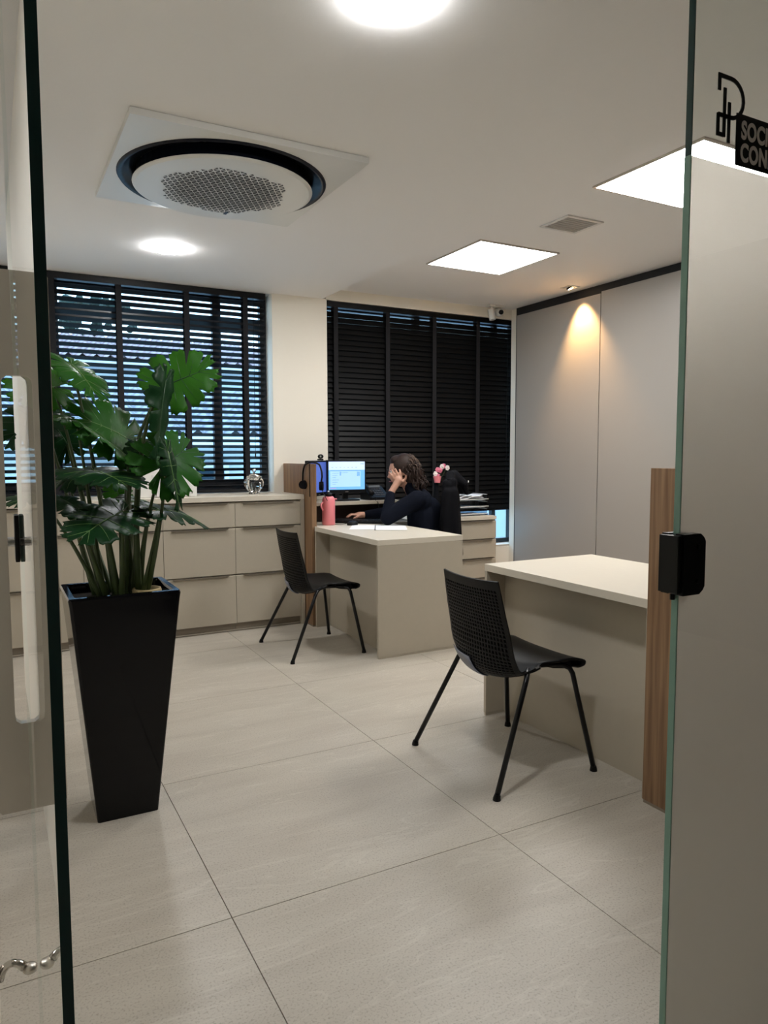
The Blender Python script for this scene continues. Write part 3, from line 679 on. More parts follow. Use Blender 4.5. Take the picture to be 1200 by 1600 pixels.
LV = [ # base, tip, halfwidth, normal, mat, droop, cup, soil root xy, mid bias
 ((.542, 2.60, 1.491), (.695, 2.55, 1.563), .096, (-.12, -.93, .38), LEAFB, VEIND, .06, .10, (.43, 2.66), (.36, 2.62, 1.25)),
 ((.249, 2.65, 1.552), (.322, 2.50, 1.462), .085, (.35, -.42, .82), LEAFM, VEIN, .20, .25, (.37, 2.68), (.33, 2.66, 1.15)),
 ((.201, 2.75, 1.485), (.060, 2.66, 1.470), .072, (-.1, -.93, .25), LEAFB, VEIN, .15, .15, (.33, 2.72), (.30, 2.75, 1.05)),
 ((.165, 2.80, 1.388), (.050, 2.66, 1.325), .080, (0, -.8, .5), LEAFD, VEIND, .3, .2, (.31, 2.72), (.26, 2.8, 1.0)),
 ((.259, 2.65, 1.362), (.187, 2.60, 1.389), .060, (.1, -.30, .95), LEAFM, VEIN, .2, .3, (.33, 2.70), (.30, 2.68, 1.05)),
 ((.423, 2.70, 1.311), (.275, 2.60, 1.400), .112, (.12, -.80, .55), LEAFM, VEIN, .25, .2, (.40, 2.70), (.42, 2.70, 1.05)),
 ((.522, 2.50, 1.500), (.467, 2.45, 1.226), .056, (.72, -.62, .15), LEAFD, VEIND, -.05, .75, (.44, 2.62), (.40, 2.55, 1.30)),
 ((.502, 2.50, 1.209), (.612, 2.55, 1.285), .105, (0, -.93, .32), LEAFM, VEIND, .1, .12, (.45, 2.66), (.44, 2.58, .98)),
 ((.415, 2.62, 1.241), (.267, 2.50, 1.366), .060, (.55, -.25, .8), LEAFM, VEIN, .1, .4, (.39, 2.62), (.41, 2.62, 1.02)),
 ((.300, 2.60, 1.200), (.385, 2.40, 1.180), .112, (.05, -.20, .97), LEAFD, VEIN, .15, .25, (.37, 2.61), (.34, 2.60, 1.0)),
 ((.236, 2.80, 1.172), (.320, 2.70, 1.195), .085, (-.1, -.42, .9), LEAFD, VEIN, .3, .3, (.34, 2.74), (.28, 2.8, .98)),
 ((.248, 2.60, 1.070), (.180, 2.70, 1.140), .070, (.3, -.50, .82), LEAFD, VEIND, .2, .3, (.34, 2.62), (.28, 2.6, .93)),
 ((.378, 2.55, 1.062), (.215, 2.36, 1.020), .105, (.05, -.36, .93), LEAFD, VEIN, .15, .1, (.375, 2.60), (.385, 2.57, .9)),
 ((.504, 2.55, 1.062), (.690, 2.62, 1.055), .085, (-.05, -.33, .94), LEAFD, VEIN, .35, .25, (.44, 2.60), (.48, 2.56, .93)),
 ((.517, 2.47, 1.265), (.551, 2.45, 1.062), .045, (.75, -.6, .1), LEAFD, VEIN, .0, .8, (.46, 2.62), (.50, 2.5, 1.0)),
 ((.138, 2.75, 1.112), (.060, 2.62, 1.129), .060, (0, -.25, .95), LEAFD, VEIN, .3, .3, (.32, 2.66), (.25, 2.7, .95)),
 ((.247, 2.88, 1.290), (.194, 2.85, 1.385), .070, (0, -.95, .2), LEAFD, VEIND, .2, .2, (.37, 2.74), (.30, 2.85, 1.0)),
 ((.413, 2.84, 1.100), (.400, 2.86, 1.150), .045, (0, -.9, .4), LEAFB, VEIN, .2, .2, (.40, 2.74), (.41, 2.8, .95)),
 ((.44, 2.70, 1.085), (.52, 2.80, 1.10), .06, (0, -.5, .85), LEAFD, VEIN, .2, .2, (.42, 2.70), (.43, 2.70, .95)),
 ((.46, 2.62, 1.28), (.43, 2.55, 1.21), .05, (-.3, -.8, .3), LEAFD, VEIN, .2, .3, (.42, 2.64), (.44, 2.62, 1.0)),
]
for i, (bs, tp, W, N, m_, vm, dr, cp, rt, md_) in enumerate(LV):
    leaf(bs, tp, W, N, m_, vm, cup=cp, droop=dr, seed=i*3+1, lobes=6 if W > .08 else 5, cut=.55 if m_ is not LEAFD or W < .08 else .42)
    stem((rt[0], rt[1], PZ-.045), md_, bs, r0=.0125 if i < 13 else .009, r1=.0048)

# ================================================================== COUNTER THINGS
t = thing('printer', 'white box-shaped printer on the worktop behind the plant', 'printer', (1.06, 5.2, .962))
mk('body', B(.86, 1.262, 5.09, 5.38, .9635, 1.150, bev=.006), WHITEP, t)
mk('front_panel', B(.958, 1.215, 5.083, 5.0895, 1.028, 1.118, bev=.002), WHITE2, t); mk('paper_drawer', B(.958, 1.215, 5.083, 5.0895, .970, 1.024, bev=.002), WHITE2, t)
mk('drawer_grip', B(1.035, 1.125, 5.078, 5.083, .968, .984), mat('grey_plastic', (.22, .21, .2), .5), t)
mk('lid', B(.865, 1.257, 5.095, 5.375, 1.1505, 1.158, bev=.003), WHITE2, t); mk('button', B(1.225, 1.228, 5.085, 5.0895, .985, 1.005), BLK, t)
t = thing('crystal_jar', 'lidded cut-crystal candy jar on the worktop below the blind', 'jar', (1.71, 5.19, .962))
b = bmesh.new(); n = 18; prof = [(0, .003), (.040, .002), (.042, .006), (.036, .015), (.052, .032), (.072, .062), (.075, .088), (.066, .110), (.055, .122)]
lathe(b, prof, (1.71, 5.19, .962), n)
for v in b.verts:
    k = round((math.atan2(v.co.y-5.19, v.co.x-1.71)/(2*math.pi)*n)); 
    if k % 2 and .975 < v.co.z < 1.08: v.co.x = 1.71+(v.co.x-1.71)*.90; v.co.y = 5.19+(v.co.y-5.19)*.90
mk('bowl', b, CRYS, t)
b = bmesh.new(); lathe(b, [(.058, .123), (.060, .127), (.046, .140), (.020, .150), (.008, .156), (.007, .162), (.014, .168), (.017, .176), (.012, .186), (0, .190)], (1.71, 5.19, .962), 12); mk('lid', b, CRYS, t)

# ================================================================== FAR DESK THINGS
t = thing('drink_bottle', 'pink insulated bottle with a dark cap at the corner of the far desk', 'bottle', (2.185, 4.905, .735))
b = bmesh.new(); lathe(b, [(0, 0), (.044, 0), (.048, .004), (.048, .175), (.044, .198), (.034, .210), (.030, .212), (0, .212)], (2.185, 4.905, .7352), 32); mk('body', b, PINK, t, smooth=True)
b = bmesh.new(); lathe(b, [(0, .212), (.026, .212), (.027, .228), (.020, .236), (.010, .238), (0, .240)], (2.185, 4.905, .7352), 24); mk('cap', b, BLK, t, smooth=True)
b = bmesh.new(); ball(b, (2.185, 4.905, .980), .010, 10); mk('cap_button', b, CHROME, t, smooth=True)
b = bmesh.new(); tube(b, bez((2.142, 4.90, .905), (2.10, 4.89, .89), (2.139, 4.90, .845), 8), .006, 8); mk('carry_loop', b, PINK, t, smooth=True)
b = bmesh.new(); tube(b, [(2.230, 4.905, .925), (2.25, 4.905, .926)], .005, 8); mk('spout_tab', b, PINK, t)
# headset on the divider
t = thing('headset_hook', 'slim black hook strip hanging over the wood divider', 'hook', (2.016, 4.865, 1.19))
b = bmesh.new(); box(b, 2.0165, 2.0200, 4.860, 4.870, .95, 1.186); box(b, 2.0165, 2.062, 4.860, 4.870, 1.188, 1.191); mk('strip', b, BLK, t)
t = thing('headset', 'black headset hanging on the hook of the wood divider', 'headset', (2.03, 4.87, 1.195))
def HS(a, y): return (2.035, y, a)
pts = []
for k in range(17):
    a = math.pi*k/16; pts.append((2.008+.062*min(1, max(0, (k-5)/6)), 4.862+.105*math.cos(a), 1.095+.105*math.sin(a)*1.0+.0))
b = bmesh.new(); P = [(2.002, 4.957, 1.04)]+pts+[(2.062, 4.765, 1.03)]
tube(b, P, .0065, 8); mk('headband', b, BLK, t, smooth=True)
for (x, y, z, s) in ((2.004, 4.945, 1.035, 1), (2.072, 4.775, 1.03, -1)):
    b = bmesh.new(); tube(b, [(x-.012, y-.014, z), (x+.012, y+.014, z)] if s > 0 else [(x-.012, y+.007, z), (x+.012, y-.007, z)], [.031, .033], 18); c_ = mk('earcup', b, BLKF, t, smooth=False)
b = bmesh.new(); tube(b, bez((2.066, 4.76, 1.01), (2.075, 4.72, .96), (2.08, 4.69, .93), 8), .0025, 6); mk('microphone_boom', b, BLK, t)
# monitors
SCR = mat('lit_screen_blue', (.1, .3, .6), .4, emis=(.16, .40, .85), es=.36)
SCRH = mat('lit_screen_header', (.5, .6, .8), .4, emis=(.42, .54, .92), es=.33)
SCRW = mat('lit_screen_window', (.5, .6, .8), .4, emis=(.13, .37, .90), es=.36)
SCRL = mat('lit_screen_line', (.1, .2, .5), .4, emis=(.12, .30, .68), es=.4)
SCRD = mat('dim_screen', (.03, .05, .2), .4, emis=(.055, .10, .36), es=.4)
SCRR = mat('lit_screen_red', (.6, .1, .1), .4, emis=(.55, .12, .15), es=.4)
def monitor(c, yaw, w, h, label, scr, detail):
    t = thing('computer_monitor', label, 'monitor', (c[0], c[1], .893), 'monitors on the raised shelf')
    Mx = Matrix.Translation(Vector(c)) @ Matrix.Rotation(yaw, 4, 'Z')
    def add(name, bm, m, par): 
        bmesh.ops.transform(bm, matrix=Mx, verts=bm.verts); return mk(name, bm, m, par)
    hs = add('housing', B(-w/2-.012, w/2+.012, .001, .035, -.028, h+.012, bev=.004), BLK, t)
    s = add('screen', B(-w/2, w/2, -.0015, .0009, 0, h), scr, t)
    if detail:
        def q(x0, x1, z0, z1, m, nm): add(nm, B(-w/2+x0*w, -w/2+x1*w, -.0022, -.0016, z0*h, z1*h), m, s)
        q(0, 1, .70, 1, SCRH, 'title_area'); q(.04, .88, .10, .66, SCRW, 'window_area')
        for k in range(6): q(.10, .10+.10+.04*(k % 3), .18+k*.08, .195+k*.08, SCRL, 'text_row')
        q(.30, .34, .50, .64, SCRL, 'text_row'); q(.30, .52, .60, .62, SCRL, 'text_row'); q(.78, .86, .48, .64, SCRL, 'text_row'); q(.04, .88, .66, .675, SCRL, 'text_row'); q(.88, .98, .90, .93, SCRL, 'window_buttons'); q(.04, .2, .045, .06, SCRR, 'red_text')
        for k in range(7): q(.08+k*.11, .12+k*.11, .78, .80, SCRL, 'menu_icon')
    b = bmesh.new(); box(b, -.02, .02, .036, .055, -.075, .06); add('neck', b, BLK, t)
    b = bmesh.new(); box(b, -.09, .09, -.05, .11, -.086, -.076, bev=.003); add('stand_base', b, BLK, t)
    b = bmesh.new(); box(b, -.012, .012, -.0005, .0008, -.020, -.015); add('badge', b, STEEL2, t)
    return t
m1 = monitor((2.450, 5.145, .981), R(-8), .296, .219, 'monitor showing a bright blue spreadsheet window', SCR, True)
for o in m1.children: pass
m2 = monitor((2.215, 5.14, .965), R(38), .30, .232, 'dim blue monitor partly behind the wood divider, webcam on top', SCRD, False)
t = thing('webcam', 'black webcam on top of the dim monitor', 'webcam', (2.235, 5.15, 1.21)); b = bmesh.new(); box(b, 2.215, 2.255, 5.15, 5.18, 1.2105, 1.222, bev=.002); mk('clip', b, BLK, t); b = bmesh.new(); ball(b, (2.237, 5.165, 1.240), .020, 14, (1.2, .8, .9)); mk('camera_head', b, BLK, t, smooth=True)
b = bmesh.new(); tube(b, [(2.232, 5.152, 1.24), (2.230, 5.148, 1.24)], .007, 12); mk('lens', b, CHROME, t)
# desk phone
t = thing('desk_phone', 'black desk telephone on the shelf beside the bright monitor', 'telephone', (2.70, 5.17, .893))
b = bmesh.new(); prism(b, [(5.08, .895), (5.26, .895), (5.26, .99), (5.235, 1.0), (5.08, .915)], 'x', 2.625, 2.80); mk('body', b, BLK, t)
b = bmesh.new(); tube(b, [(2.642, 5.085, .945), (2.642, 5.16, .985), (2.642, 5.245, 1.02)], [.020, .013, .020], 10); mk('handset', b, BLK, t, smooth=True)
gk = mat('grey_key', (.10, .10, .11), .5)
for i in range(4):
    for j in range(4):
        y = 5.11+j*.026; z = .915+(y-5.08)*.548+.001; mk('key', B(2.69+i*.022, 2.705+i*.022, y, y+.015, z-.002, z+.006), gk, t)
mk('display', B(2.68, 2.78, 5.215, 5.232, .985, 1.004), mat('grey_lcd', (.2, .22, .24), .3), t)
b = bmesh.new(); P = [(2.642, 5.075, .93)]+[(2.642+.02*math.sin(k*.9), 5.05-.01*k*.2, .93-.012*k) for k in range(1, 4)]; tube(b, P+[(2.66, 5.02, .88), (2.67, 5.0, .80), (2.66, 5.0, .745)], .003, 6); mk('cord', b, BLK, t)
# keyboard, mouse, papers
t = thing('keyboard', 'black keyboard under the woman’s hand on the far desk', 'keyboard', (2.47, 4.93, .735))
KM = Matrix.Translation((2.455, 4.935, .7352)) @ Matrix.Rotation(R(-40), 4, 'Z')
def addk(nm, bm, m, par, Mx=KM): bmesh.ops.transform(bm, matrix=Mx, verts=bm.verts); return mk(nm, bm, m, par)
addk('base', B(-.20, .20, -.075, .075, 0, .018, bev=.004), BLK, t)
b = bmesh.new()
for i in range(15):
    for j in range(5): box(b, -.19+i*.0255, -.17+i*.0255, -.065+j*.0265, -.044+j*.0265, .018, .026)
addk('keys', b, mat('dark_key', (.012, .012, .014), .4), t)
t = thing('computer_mouse', 'black computer mouse in front of the keyboard beside the bottle', 'mouse', (2.30, 4.83, .735)); b = bmesh.new(); ball(b, (2.325, 4.79, .745), .03, 14, (1.5, 1, .75)); bmesh.ops.bisect_plane(b, geom=b.verts[:]+b.edges[:]+b.faces[:], plane_co=(0, 0, .7355), plane_no=(0, 0, -1), clear_outer=True); mk('shell', b, BLK, t, smooth=True)
b = bmesh.new(); tube(b, bez((2.29, 4.82, .745), (2.20, 4.80, .738), (2.24, 4.95, .738), 8)+bez((2.26, 5.0, .738), (2.3, 5.1, .738), (2.2, 5.18, .738), 6), .0022, 6); mk('cable', b, BLK, t)
def sheet(c, w, h, yaw, label, z=.7355, th=.0012):
    t = thing('paper_sheet', label, 'paper', (c[0], c[1], z)); bm = bmesh.new(); box(bm, -w/2, w/2, -h/2, h/2, 0, th)
    bmesh.ops.transform(bm, matrix=Matrix.Translation((c[0], c[1], z)) @ Matrix.Rotation(yaw, 4, 'Z'), verts=bm.verts); mk('sheet', bm, PAPER, t); return t
sheet((2.335, 4.60, 0), .21, .297, R(-30), 'white paper sheet nearest the keyboard on the far desk')
t = sheet((2.46, 4.45, 0), .297, .22, R(62), 'white paper stack with a dark binder edge on the far desk', z=.7368, th=.004)
bm = bmesh.new(); box(bm, -.150, .150, .108, .113, 0, .006); bmesh.ops.transform(bm, matrix=Matrix.Translation((2.46, 4.45, .7368)) @ Matrix.Rotation(R(62), 4, 'Z'), verts=bm.verts); mk('binder_edge', bm, BLK, t)
# letter trays
TRAY = glass('smoky_acrylic', (.62, .64, .66), 1.6)
trg = 'stacked clear letter trays'
for k in range(3):
    z = .735+k*.062
    t = thing('letter_tray', ['lowest clear acrylic letter tray on the low drawer unit', 'middle clear acrylic letter tray of the stack', 'top clear acrylic letter tray heaped with papers'][k], 'tray', (3.60, 5.17, z), trg)
    b = bmesh.new(); x0, x1, y0, y1 = 3.44, 3.745, 5.04, 5.28
    box(b, x0, x1, y0, y1, z, z+.004); box(b, x0, x0+.004, y0+.02, y1, z+.004, z+.05); box(b, x1-.004, x1, y0+.02, y1, z+.004, z+.05); box(b, x0, x1, y1-.004, y1, z+.004, z+.05); box(b, x0, x1, y0, y0+.004, z+.004, z+.014)
    for q in ((x0, y0+.02), (x1-.008, y0+.02), (x0, y1-.01), (x1-.008, y1-.01)): box(b, q[0], q[0]+.008, q[1], q[1]+.008, z+.050, z+.061)
    mk('tray_body', b, TRAY, t)
    rim = bmesh.new(); tube(rim, [(x1-.002, y0+.02, z+.052), (x1-.002, y1, z+.052)], .003, 6); tube(rim, [(x0, y0, z+.015), (x1, y0, z+.015)], .003, 6); mk('rim', rim, WHITEP, t)
    for j in range(2+3*(k == 2)):
        bm = bmesh.new(); hh_ = .005 if k < 2 else .006
        nx = 8; v = [[bm.verts.new((x0+.02+.26*i/nx, yy, z+.006+j*hh_+(.012*math.sin(i*.8+j*1.7)*(j > 1)+.012*(j > 1)))) for i in range(nx+1)] for yy in (y0+.012+.01*j, y1-.02)]
        for i in range(nx): bm.faces.new((v[0][i], v[0][i+1], v[1][i+1], v[1][i]))
        p_ = mk('paper_sheet', bm, PAPER, loc=(x0, y0, z), ) ; tag(p_, (['bottom', 'top', 'third', 'fourth', 'uppermost curled'][j]+' sheet of white paper in the '+['lowest', 'middle', 'top'][k]+' letter tray'), 'paper', 'papers in the '+['lowest', 'middle', 'top'][k]+' letter tray')
        md = p_.modifiers.new('s', 'SOLIDIFY'); md.thickness = .003
# flowers behind the jacket
t = thing('pink_flowers', 'small pink and white flowers in a pink pot beside the draped jacket', 'flowers', (3.33, 5.22, .733))
b = bmesh.new(); lathe(b, [(0, 0), (.05, 0), (.055, .01), (.03, .10), (.02, .22), (.022, .28), (0, .28)], (3.33, 5.22, .7335), 20); mk('vase', b, BLKF, t, smooth=True)
b = bmesh.new(); lathe(b, [(0, 0), (.024, 0), (.034, .055), (.030, .056), (.02, .01), (0, .01)], (3.325, 5.20, 1.015), 12); mk('pink_cup', b, PINK, t)
rf = random.Random(5)
for i, (x, y, z, m_) in enumerate(((3.305, 5.2, 1.09, WPET), (3.325, 5.2, 1.125, PINKP), (3.37, 5.2, 1.15, WPET), (3.352, 5.2, 1.12, PINKP), (3.40, 5.22, 1.155, PINKP), (3.425, 5.2, 1.14, WPET), (3.33, 5.2, 1.07, PINKP))):
    b = bmesh.new()
    for k in range(6):
        a = k*math.pi/3+i; ball(b, (x+.013*math.cos(a), y-.004, z+.013*math.sin(a)), .011, 8, (1, .5, 1))
    ball(b, (x, y-.008, z), .008, 8); mk('flower', b, m_, t, smooth=True)
    b = bmesh.new(); tube(b, [(x, y+.006, z), (3.34, 5.215, 1.0)], .0018, 5); mk('stem', b, STEMM, t)

# ================================================================== WOMAN
O = Vector((2.90, 4.62, 0)); Fd = Vector((-.80, .60, 0)); Ld = Vector((-.60, -.80, 0)); Zd = Vector((0, 0, 1))
def Wp(f, l, u): return O+Fd*f+Ld*l+Zd*u
pr_ = thing('person', 'seated woman with curly brown hair and navy sweater, one hand on her face', 'person', (2.90, 4.62, 0))
HC = Wp(.225, .0, 1.125)
Fh = (Fd*1+Ld*.25-Zd*.18).normalized(); Lh = Zd.cross(Fh).normalized(); Uh = Fh.cross(Lh)
def Hp(f, l, u): return HC+Fh*f+Lh*l+Uh*u
LS, LE, LW = Wp(.09, .175, .925), Wp(.30, .21, .792), Wp(.290, .125, .965)
RS, RE, RW = Wp(.10, -.175, .925), Wp(.33, -.235, .796), Wp(.52, -.13, .785)
b = bmesh.new()
vs = ball(b, HC, .1, 28, (1, 1, 1))
for v in vs:
    d = (v.co-HC)/.1; f, l, u = d.dot(Fh), d.dot(Lh), d.dot(Uh)
    f2 = f*.093; l2 = l*.074*(1-.18*max(0, -u)); u2 = u*.115
    if f > 0: f2 *= 1+.06*max(0, -u)
    if f > .7:
        if abs(l) < .22 and -.35 < u < .15: f2 += .020*(1-abs(l)/.22)*(1-abs(u+.12)/.3 if abs(u+.12) < .3 else 0)
        if abs(abs(l)-.38) < .18 and abs(u-.12) < .14: f2 -= .007
        if abs(l) < .3 and abs(u+.48) < .06: f2 += .004
        if abs(l) < .35 and abs(u+.54) < .03: f2 -= .003
    v.co = HC+Fh*f2+Lh*l2+Uh*u2
for s in (1, -1):
    ball(b, Hp(-.005, s*.076, -.005), .018, 12, (.9, .6, 1.4))
ball(b, Hp(.100, 0, -.022), .012, 10)
cone(b, Wp(.13, 0, .96), .055, HC-Uh*.06-Fh*.02, .05)
cone(b, Wp(.03, 0, .56), .11, Wp(.08, 0, .82), .10); cone(b, Wp(.08, .1, .88), .07, Wp(.08, -.1, .88), .07); cone(b, Wp(.08, 0, .82), .10, Wp(.12, 0, .93), .07)
for S, E_, W_ in ((LS, LE, LW), (RS, RE, RW)):
    cone(b, S, .05, E_, .040); cone(b, E_, .038, W_, .025)
for s in (1, -1):
    cone(b, Wp(.0, s*.09, .52), .085, Wp(.40, s*.11, .50), .060); cone(b, Wp(.40, s*.11, .50), .055, Wp(.38, s*.12, .10), .038); cone(b, Wp(.38, s*.12, .075), .038, Wp(.52, s*.13, .035), .028)
# left hand lying against the cheek, fingers up
hb = LW; palm = HC+Lh*.088-Uh*.055+Fh*.040
cone(b, hb, .025, palm, .027, 12); up_dir = (Uh*.9+Fh*.25).normalized(); across = Fh
ball(b, palm, .032, 14, (1, .7, 1.1))
for k, (off, ln) in enumerate(((-.030, .062), (-.010, .074), (.011, .070), (.031, .056))):
    a0 = palm+across*off*.9+up_dir*.020; a1 = a0+up_dir*ln*.5+across*off*.25+Lh*.006; a2 = a1+up_dir*ln*.45-Lh*.008+across*off*.2
    cone(b, a0, .0100, a1, .0088, 8); cone(b, a1, .0088, a2, .0072, 8)
cone(b, palm-across*.02-up_dir*.02, .013, palm-across*.052+up_dir*.002+Lh*.004, .010, 8); cone(b, palm-across*.052+up_dir*.002+Lh*.004, .010, palm-across*.066+up_dir*.026, .008, 8)
# right hand over the keyboard
pd = (Wp(.62, -.10, .775)-RW).normalized(); sd = Vector((-pd.y, pd.x, 0)); pc = RW+pd*.055+Zd*.006
cone(b, RW, .024, pc, .024); ball(b, pc+pd*.01, .034, 12, (1, 1, .55))
for k, (off, ln) in enumerate(((-.032, .058), (-.011, .070), (.010, .075), (.031, .065))):
    a0 = pc+sd*off*.9+pd*.030+Zd*.004; a1 = a0+pd*ln*.5+sd*off*.2+Zd*.006; a2 = a1+pd*ln*.42+sd*off*.15-Zd*.016
    cone(b, a0, .0098, a1, .0086, 8); cone(b, a1, .0086, a2, .0070, 8)
cone(b, pc+sd*.02-pd*.01, .012, pc+sd*.050+pd*.020-Zd*.010, .010, 8); cone(b, pc+sd*.050+pd*.020-Zd*.010, .0095, pc+sd*.056+pd*.046-Zd*.018, .008, 8)
body = fuse('body', b, SKIN, pr_, voxel=.0052, smooth=2)
# sweater
b = bmesh.new()
cone(b, Wp(.03, 0, .56), .135, Wp(.06, 0, .80), .125, 20); cone(b, Wp(.06, 0, .80), .125, Wp(.09, 0, .89), .105, 20)
cone(b, Wp(.08, .11, .90), .085, Wp(.08, -.11, .90), .085, 16); cone(b, Wp(.09, 0, .92), .085, Wp(.135, 0, .985), .062, 16); cone(b, Wp(.135, 0, .985), .062, Wp(.15, 0, 1.015), .060, 16)
cone(b, Wp(.02, .0, .84), .10, Wp(.02, 0, .70), .11, 16)
for s in (1, -1): cone(b, Wp(.03, s*.09, .56), .10, Wp(.06, s*.09, .80), .09, 16)
for S, E_, W_ in ((LS, LE, LW), (RS, RE, RW)):
    cone(b, S, .068, E_, .055, 14); cone(b, E_, .055, W_+(E_-W_).normalized()*.012, .036, 14)
fuse('sweater', b, NAVY, pr_, voxel=.008, smooth=4)
b = bmesh.new()
for s in (1, -1):
    cone(b, Wp(-.02, s*.09, .51), .105, Wp(.40, s*.11, .50), .075, 14); cone(b, Wp(.40, s*.11, .50), .070, Wp(.38, s*.12, .12), .052, 14)
fuse('trousers', b, BLKF, pr_, voxel=.012, smooth=3)
b = bmesh.new()
for s in (1, -1): cone(b, Wp(.375, s*.12, .05), .045, Wp(.53, s*.13, .036), .034, 12)
fuse('shoes', b, BLK, pr_, voxel=.01, smooth=2)
# hair: cap + curls
b = bmesh.new()
for c_, r_, sc in ((Hp(-.028, 0, .030), .1, (1.0, .95, 1.05)), (Hp(-.075, 0, -.04), .085, (1, 1.05, 1.15)), (Hp(-.09, 0, -.10), .07, (1, 1.15, .9)), (Hp(.018, 0, .085), .055, (1, 1, .8))):
    ball(b, c_, r_, 20, sc)
hr = random.Random(11)
def curl(bm, st_, dr, ln, amp, r):
    a = hr.random()*6.28; pts = []; n_ = 9; side = dr.cross(Zd if abs(dr.z) < .8 else Fd).normalized(); s2 = dr.cross(side)
    for k in range(n_+1):
        q = k/n_; ph = a+q*7; pts.append(st_+dr*ln*q+(side*math.cos(ph)+s2*math.sin(ph))*amp*min(1, q*2)-Zd*.02*q*q)
    tube(bm, pts, [r*(1-.6*k/n_) for k in range(n_+1)], 5)
for i in range(230):
    th = R(hr.uniform(75, 285)); ph = hr.uniform(-1.0, 1.25)
    f, l, u = math.cos(th)*math.cos(ph), math.sin(th)*math.cos(ph), math.sin(ph)
    p = Hp(-.028+f*.094, l*.088, .03+u*.098) if u > -.25 else Hp(-.075+f*.08, l*.085, -.02+u*.10)
    if (p-palm).length < .05: continue
    dr = (Fh*(f*.4-.25)+Lh*l*.5-Uh*.8).normalized(); curl(b, p, dr, hr.uniform(.035, .085), hr.uniform(.006, .013), hr.uniform(.005, .009))
hair = mk('hair', b, HAIRM, pr_, smooth=True)
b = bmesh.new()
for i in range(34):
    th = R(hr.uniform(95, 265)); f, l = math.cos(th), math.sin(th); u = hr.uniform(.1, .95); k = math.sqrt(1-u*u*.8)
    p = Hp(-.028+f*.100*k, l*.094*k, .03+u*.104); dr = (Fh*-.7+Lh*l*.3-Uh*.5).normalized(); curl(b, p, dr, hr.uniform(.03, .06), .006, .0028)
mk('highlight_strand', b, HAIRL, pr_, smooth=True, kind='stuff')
# glasses
b = bmesh.new()
for s in (1, -1):
    cc = Hp(.098, s*.033, .014); P = [cc+Lh*.024*math.cos(k*math.pi/8)+Uh*.017*math.sin(k*math.pi/8) for k in range(17)]; tube(b, P, .0016, 5, cap=False)
    tube(b, [Hp(.098, s*.057, .02), Hp(.05, s*.076, .018), Hp(-.01, s*.080, .012)], .0016, 5)
tube(b, [Hp(.099, .010, .016), Hp(.101, 0, .019), Hp(.099, -.010, .016)], .0016, 5); mk('glasses', b, BLK, pr_)
for s in (1, -1):
    b = bmesh.new(); ball(b, Hp(.078, s*.031, .013), .0115, 10); e_ = mk('eye', b, WHITE2, pr_, smooth=True); b = bmesh.new(); ball(b, Hp(.0866, s*.031, .012), .0045, 8); mk('iris', b, BLK, e_)
b = bmesh.new(); box(b, *(lambda c: (c.x-.012, c.x+.012, c.y-.012, c.y+.012, c.z-.003, c.z+.003))(Hp(.090, 0, -.060)), bev=.002); mk('mouth', b, mat('lip', (.35, .10, .09), .4), pr_)
for z_ in (0,):
    b = bmesh.new(); ball(b, Hp(-.07, .078, -.115), .0055, 8, (1, 1, 1.8)); mk('earring', b, WHITE2, pr_)

# office chair
oc = thing('office_chair', 'black office chair with the woman, mostly hidden behind the far desk', 'chair', (2.92, 4.60, 0))
def wb(name, f0, f1, l0, l1, z0, z1, bev, m, par):
    b = bmesh.new(); box(b, f0, f1, l0, l1, z0, z1, bev=bev)
    for v in b.verts: c = v.co.copy(); v.co = Wp(c.x, c.y, c.z)
    bmesh.ops.recalc_face_normals(b, faces=b.faces); return mk(name, b, m, par)
wb('seat', -.20, .26, -.25, .25, .355, .40, .02, BLKF, oc); wb('backrest', -.165, -.130, -.20, .20, .48, 1.08, .015, BLKF, oc); wb('back_bracket', -.19, -.13, -.03, .03, .34, .50, .004, BLK, oc)
b = bmesh.new(); tube(b, [Wp(.02, 0, .10), Wp(.02, 0, .355)], .028, 14); mk('gas_column', b, BLKM, oc)
for k in range(5):
    a = k*2*math.pi/5+.3; e = Wp(.02, 0, 0)+Vector((math.cos(a)*.29, math.sin(a)*.29, .065)); b = bmesh.new(); tube(b, [Wp(.02, 0, .10), e], [.026, .016], 8); lgx = mk('leg', b, BLK, oc)
    b = bmesh.new(); tube(b, [Vector((e.x-.02*math.sin(a), e.y+.02*math.cos(a), .028)), Vector((e.x+.02*math.sin(a), e.y-.02*math.cos(a), .028))], .0275, 14); mk('caster', b, BLK, lgx)
# jacket over the chair back
jk = thing('draped_jacket', 'black jacket with hood draped over the office chair behind the woman', 'jacket', (3.02, 4.53, 1.1))
b = bmesh.new(); JF = -.150
cone(b, Wp(JF, .10, 1.10), .036, Wp(JF, -.10, 1.095), .034, 16); cone(b, Wp(JF, .19, 1.03), .036, Wp(JF, .10, 1.10), .036, 14); cone(b, Wp(JF, -.10, 1.095), .034, Wp(JF, -.2, 1.02), .034, 14)
for i in range(9):
    l = -.20+i*.05; cone(b, Wp(JF-.022+.006*math.sin(i*2.1), l*.95, 1.06), .026, Wp(JF-.045+.018*math.sin(i*1.7), l*1.10, .50), .030+.008*math.cos(i*2.6), 12)
    cone(b, Wp(JF+.030, l*.95, 1.05), .024, Wp(JF+.052, l, .72), .022, 12)
cone(b, Wp(JF+.01, .215, .98), .036, Wp(JF+.02, .245, .56), .040, 14); cone(b, Wp(JF-.03, .21, .98), .036, Wp(JF-.05, .25, .52), .038, 14)
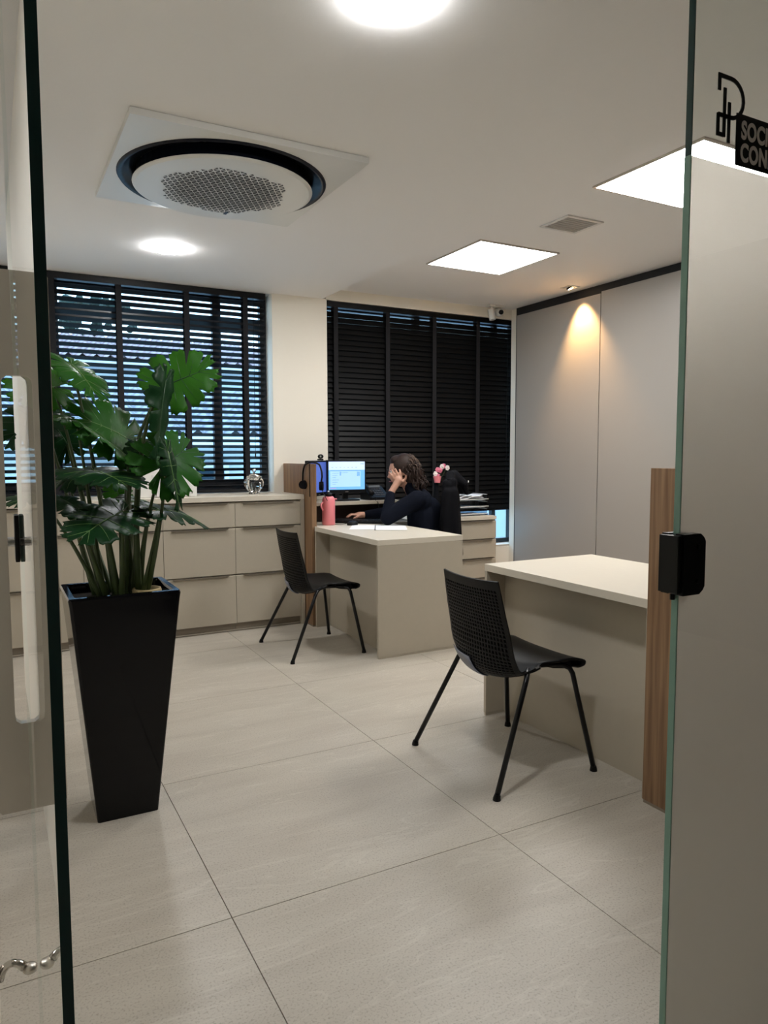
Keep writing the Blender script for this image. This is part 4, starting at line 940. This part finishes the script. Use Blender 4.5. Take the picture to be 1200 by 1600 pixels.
cone(b, Wp(JF-.025, .05, 1.09), .045, Wp(JF-.095, .05, 1.035), .034, 14); cone(b, Wp(JF-.095, .05, 1.035), .034, Wp(JF-.115, .03, .97), .016, 14); cone(b, Wp(JF-.02, -.04, 1.10), .04, Wp(JF-.075, -.07, .985), .030, 14)
fuse('garment', b, BLKF, jk, voxel=.008, smooth=4)
b = bmesh.new(); ball(b, Wp(JF-.130, .08, 1.055), .008, 8, (.6, .6, 1.2)); mk('cord_end', b, WHITE2, jk)

# ================================================================== OUTSIDE
WHH = mat('white_render', (.62, .68, .74), .8, var=.1, vscale=2); BLW = mat('pale_blue_render', (.42, .50, .56), .8, var=.2, vscale=1.5)
ROOF = mat('weathered_roof_tile', (.42, .30, .30), .7, var=.35, vscale=6); ROOF2 = mat('grey_roof_tile', (.42, .40, .42), .7, var=.3, vscale=6); DWIN = mat('dark_window_pane', (.02, .04, .06), .08)
struct('ground_outside', B(-25, 45, 5.9, 60, -4.3, -4.2), mat('asphalt', (.08, .09, .10), .9))
def roof(x0, x1, ye, yr, ze, zr, m, parent, pitch=.24):
    nx = int((x1-x0)/pitch)*4; ny = 9; b = bmesh.new(); g_ = []
    for j in range(ny*2+1):
        q = (j//2)/ny + (0 if j % 2 == 0 else 1/ny*.999); q = min(q, 1); st_ = .03 if j % 2 == 0 else 0
        g_.append([b.verts.new((x0+(x1-x0)*i/nx, ye+(yr-ye)*q, ze+(zr-ze)*q+.05*math.sin(i*math.pi/2)+st_)) for i in range(nx+1)])
    for j in range(len(g_)-1):
        for i in range(nx): b.faces.new((g_[j][i], g_[j][i+1], g_[j+1][i+1], g_[j+1][i]))
    mk('tiled_roof', b, m, parent, kind='stuff')
def house(label, x0, x1, y0, y1, ze, zr, wallm, roofm, wins):
    t = thing('house', label, 'house', ((x0+x1)/2, (y0+y1)/2, -4.2)); yr = (y0+y1)/2
    b = bmesh.new(); box(b, x0, x1, y0+.4, y1-.4, -4.2, ze-.03); prism(b, [(y0+.4, ze-.03), (y1-.4, ze-.03), (yr, zr-.12)], 'x', x0, x1); mk('wall', b, wallm, t)
    roof(x0-.3, x1+.3, y0, yr, ze, zr, roofm, t); roof(x0-.3, x1+.3, y1, yr, ze, zr, roofm, t)
    mk('gutter', B(x0-.3, x1+.3, y0-.08, y0+.02, ze-.12, ze), WHH, t)
    for (a, c, d, e) in wins:
        f = mk('window', B(a, c, y0+.34, y0+.402, d, e), WHH, t); mk('pane', B(a+.07, c-.07, y0+.325, y0+.339, d+.07, e-.07), DWIN, f)
    return t
house('far white house with a weathered reddish tiled roof seen through the open blind', -6, 8.5, 14.5, 21, 3.05, 3.95, WHH, ROOF, [(x, x+1.1, 1.3, 2.6) for x in (-4, -1.2, .6, 2.4, 4.2, 6.2)]+[(x, x+1.1, -1.6, -.2) for x in (-1.2, .6, 2.4, 4.2)])
house('nearer low house with a pale tiled roof outside the left window', -5, 5.6, 9.2, 12.2, 1.50, 2.15, BLW, ROOF2, [(x, x+.9, .1, 1.15) for x in (-2.5, -.9, .5, 1.9, 3.3, 4.4)]+[(x, x+.9, -2.2, -1.0) for x in (-.9, .5, 1.9, 3.3)])
house('white and blue building low outside the right window', 9.2, 18, 11.0, 15.5, 1.0, 2.2, WHH, ROOF2, [(x, x+.55, z, z+.7) for x in (9.4, 10.0, 10.8, 11.6, 12.4, 13.2) for z in (-1.6, -.55)])
tr = thing('distant_tree', 'dark tree crown rising over the far house', 'tree', (2.6, 23, -4.2))
b = bmesh.new(); rt_ = random.Random(4)
for i in range(110):
    a = rt_.uniform(0, 6.28); r_ = rt_.uniform(.1, 1.0); z = rt_.uniform(4.0, 5.75); ball(b, (2.7+r_*math.cos(a)*1.3, 23+r_*math.sin(a), z), rt_.uniform(.08, .2), 6)
mk('crown', b, mat('dark_foliage', (.02, .04, .03), .8), tr); b = bmesh.new(); tube(b, [(2.7, 23, -4.2), (2.7, 23, 4.6)], [.25, .12], 8); mk('trunk', b, DWOOD, tr)
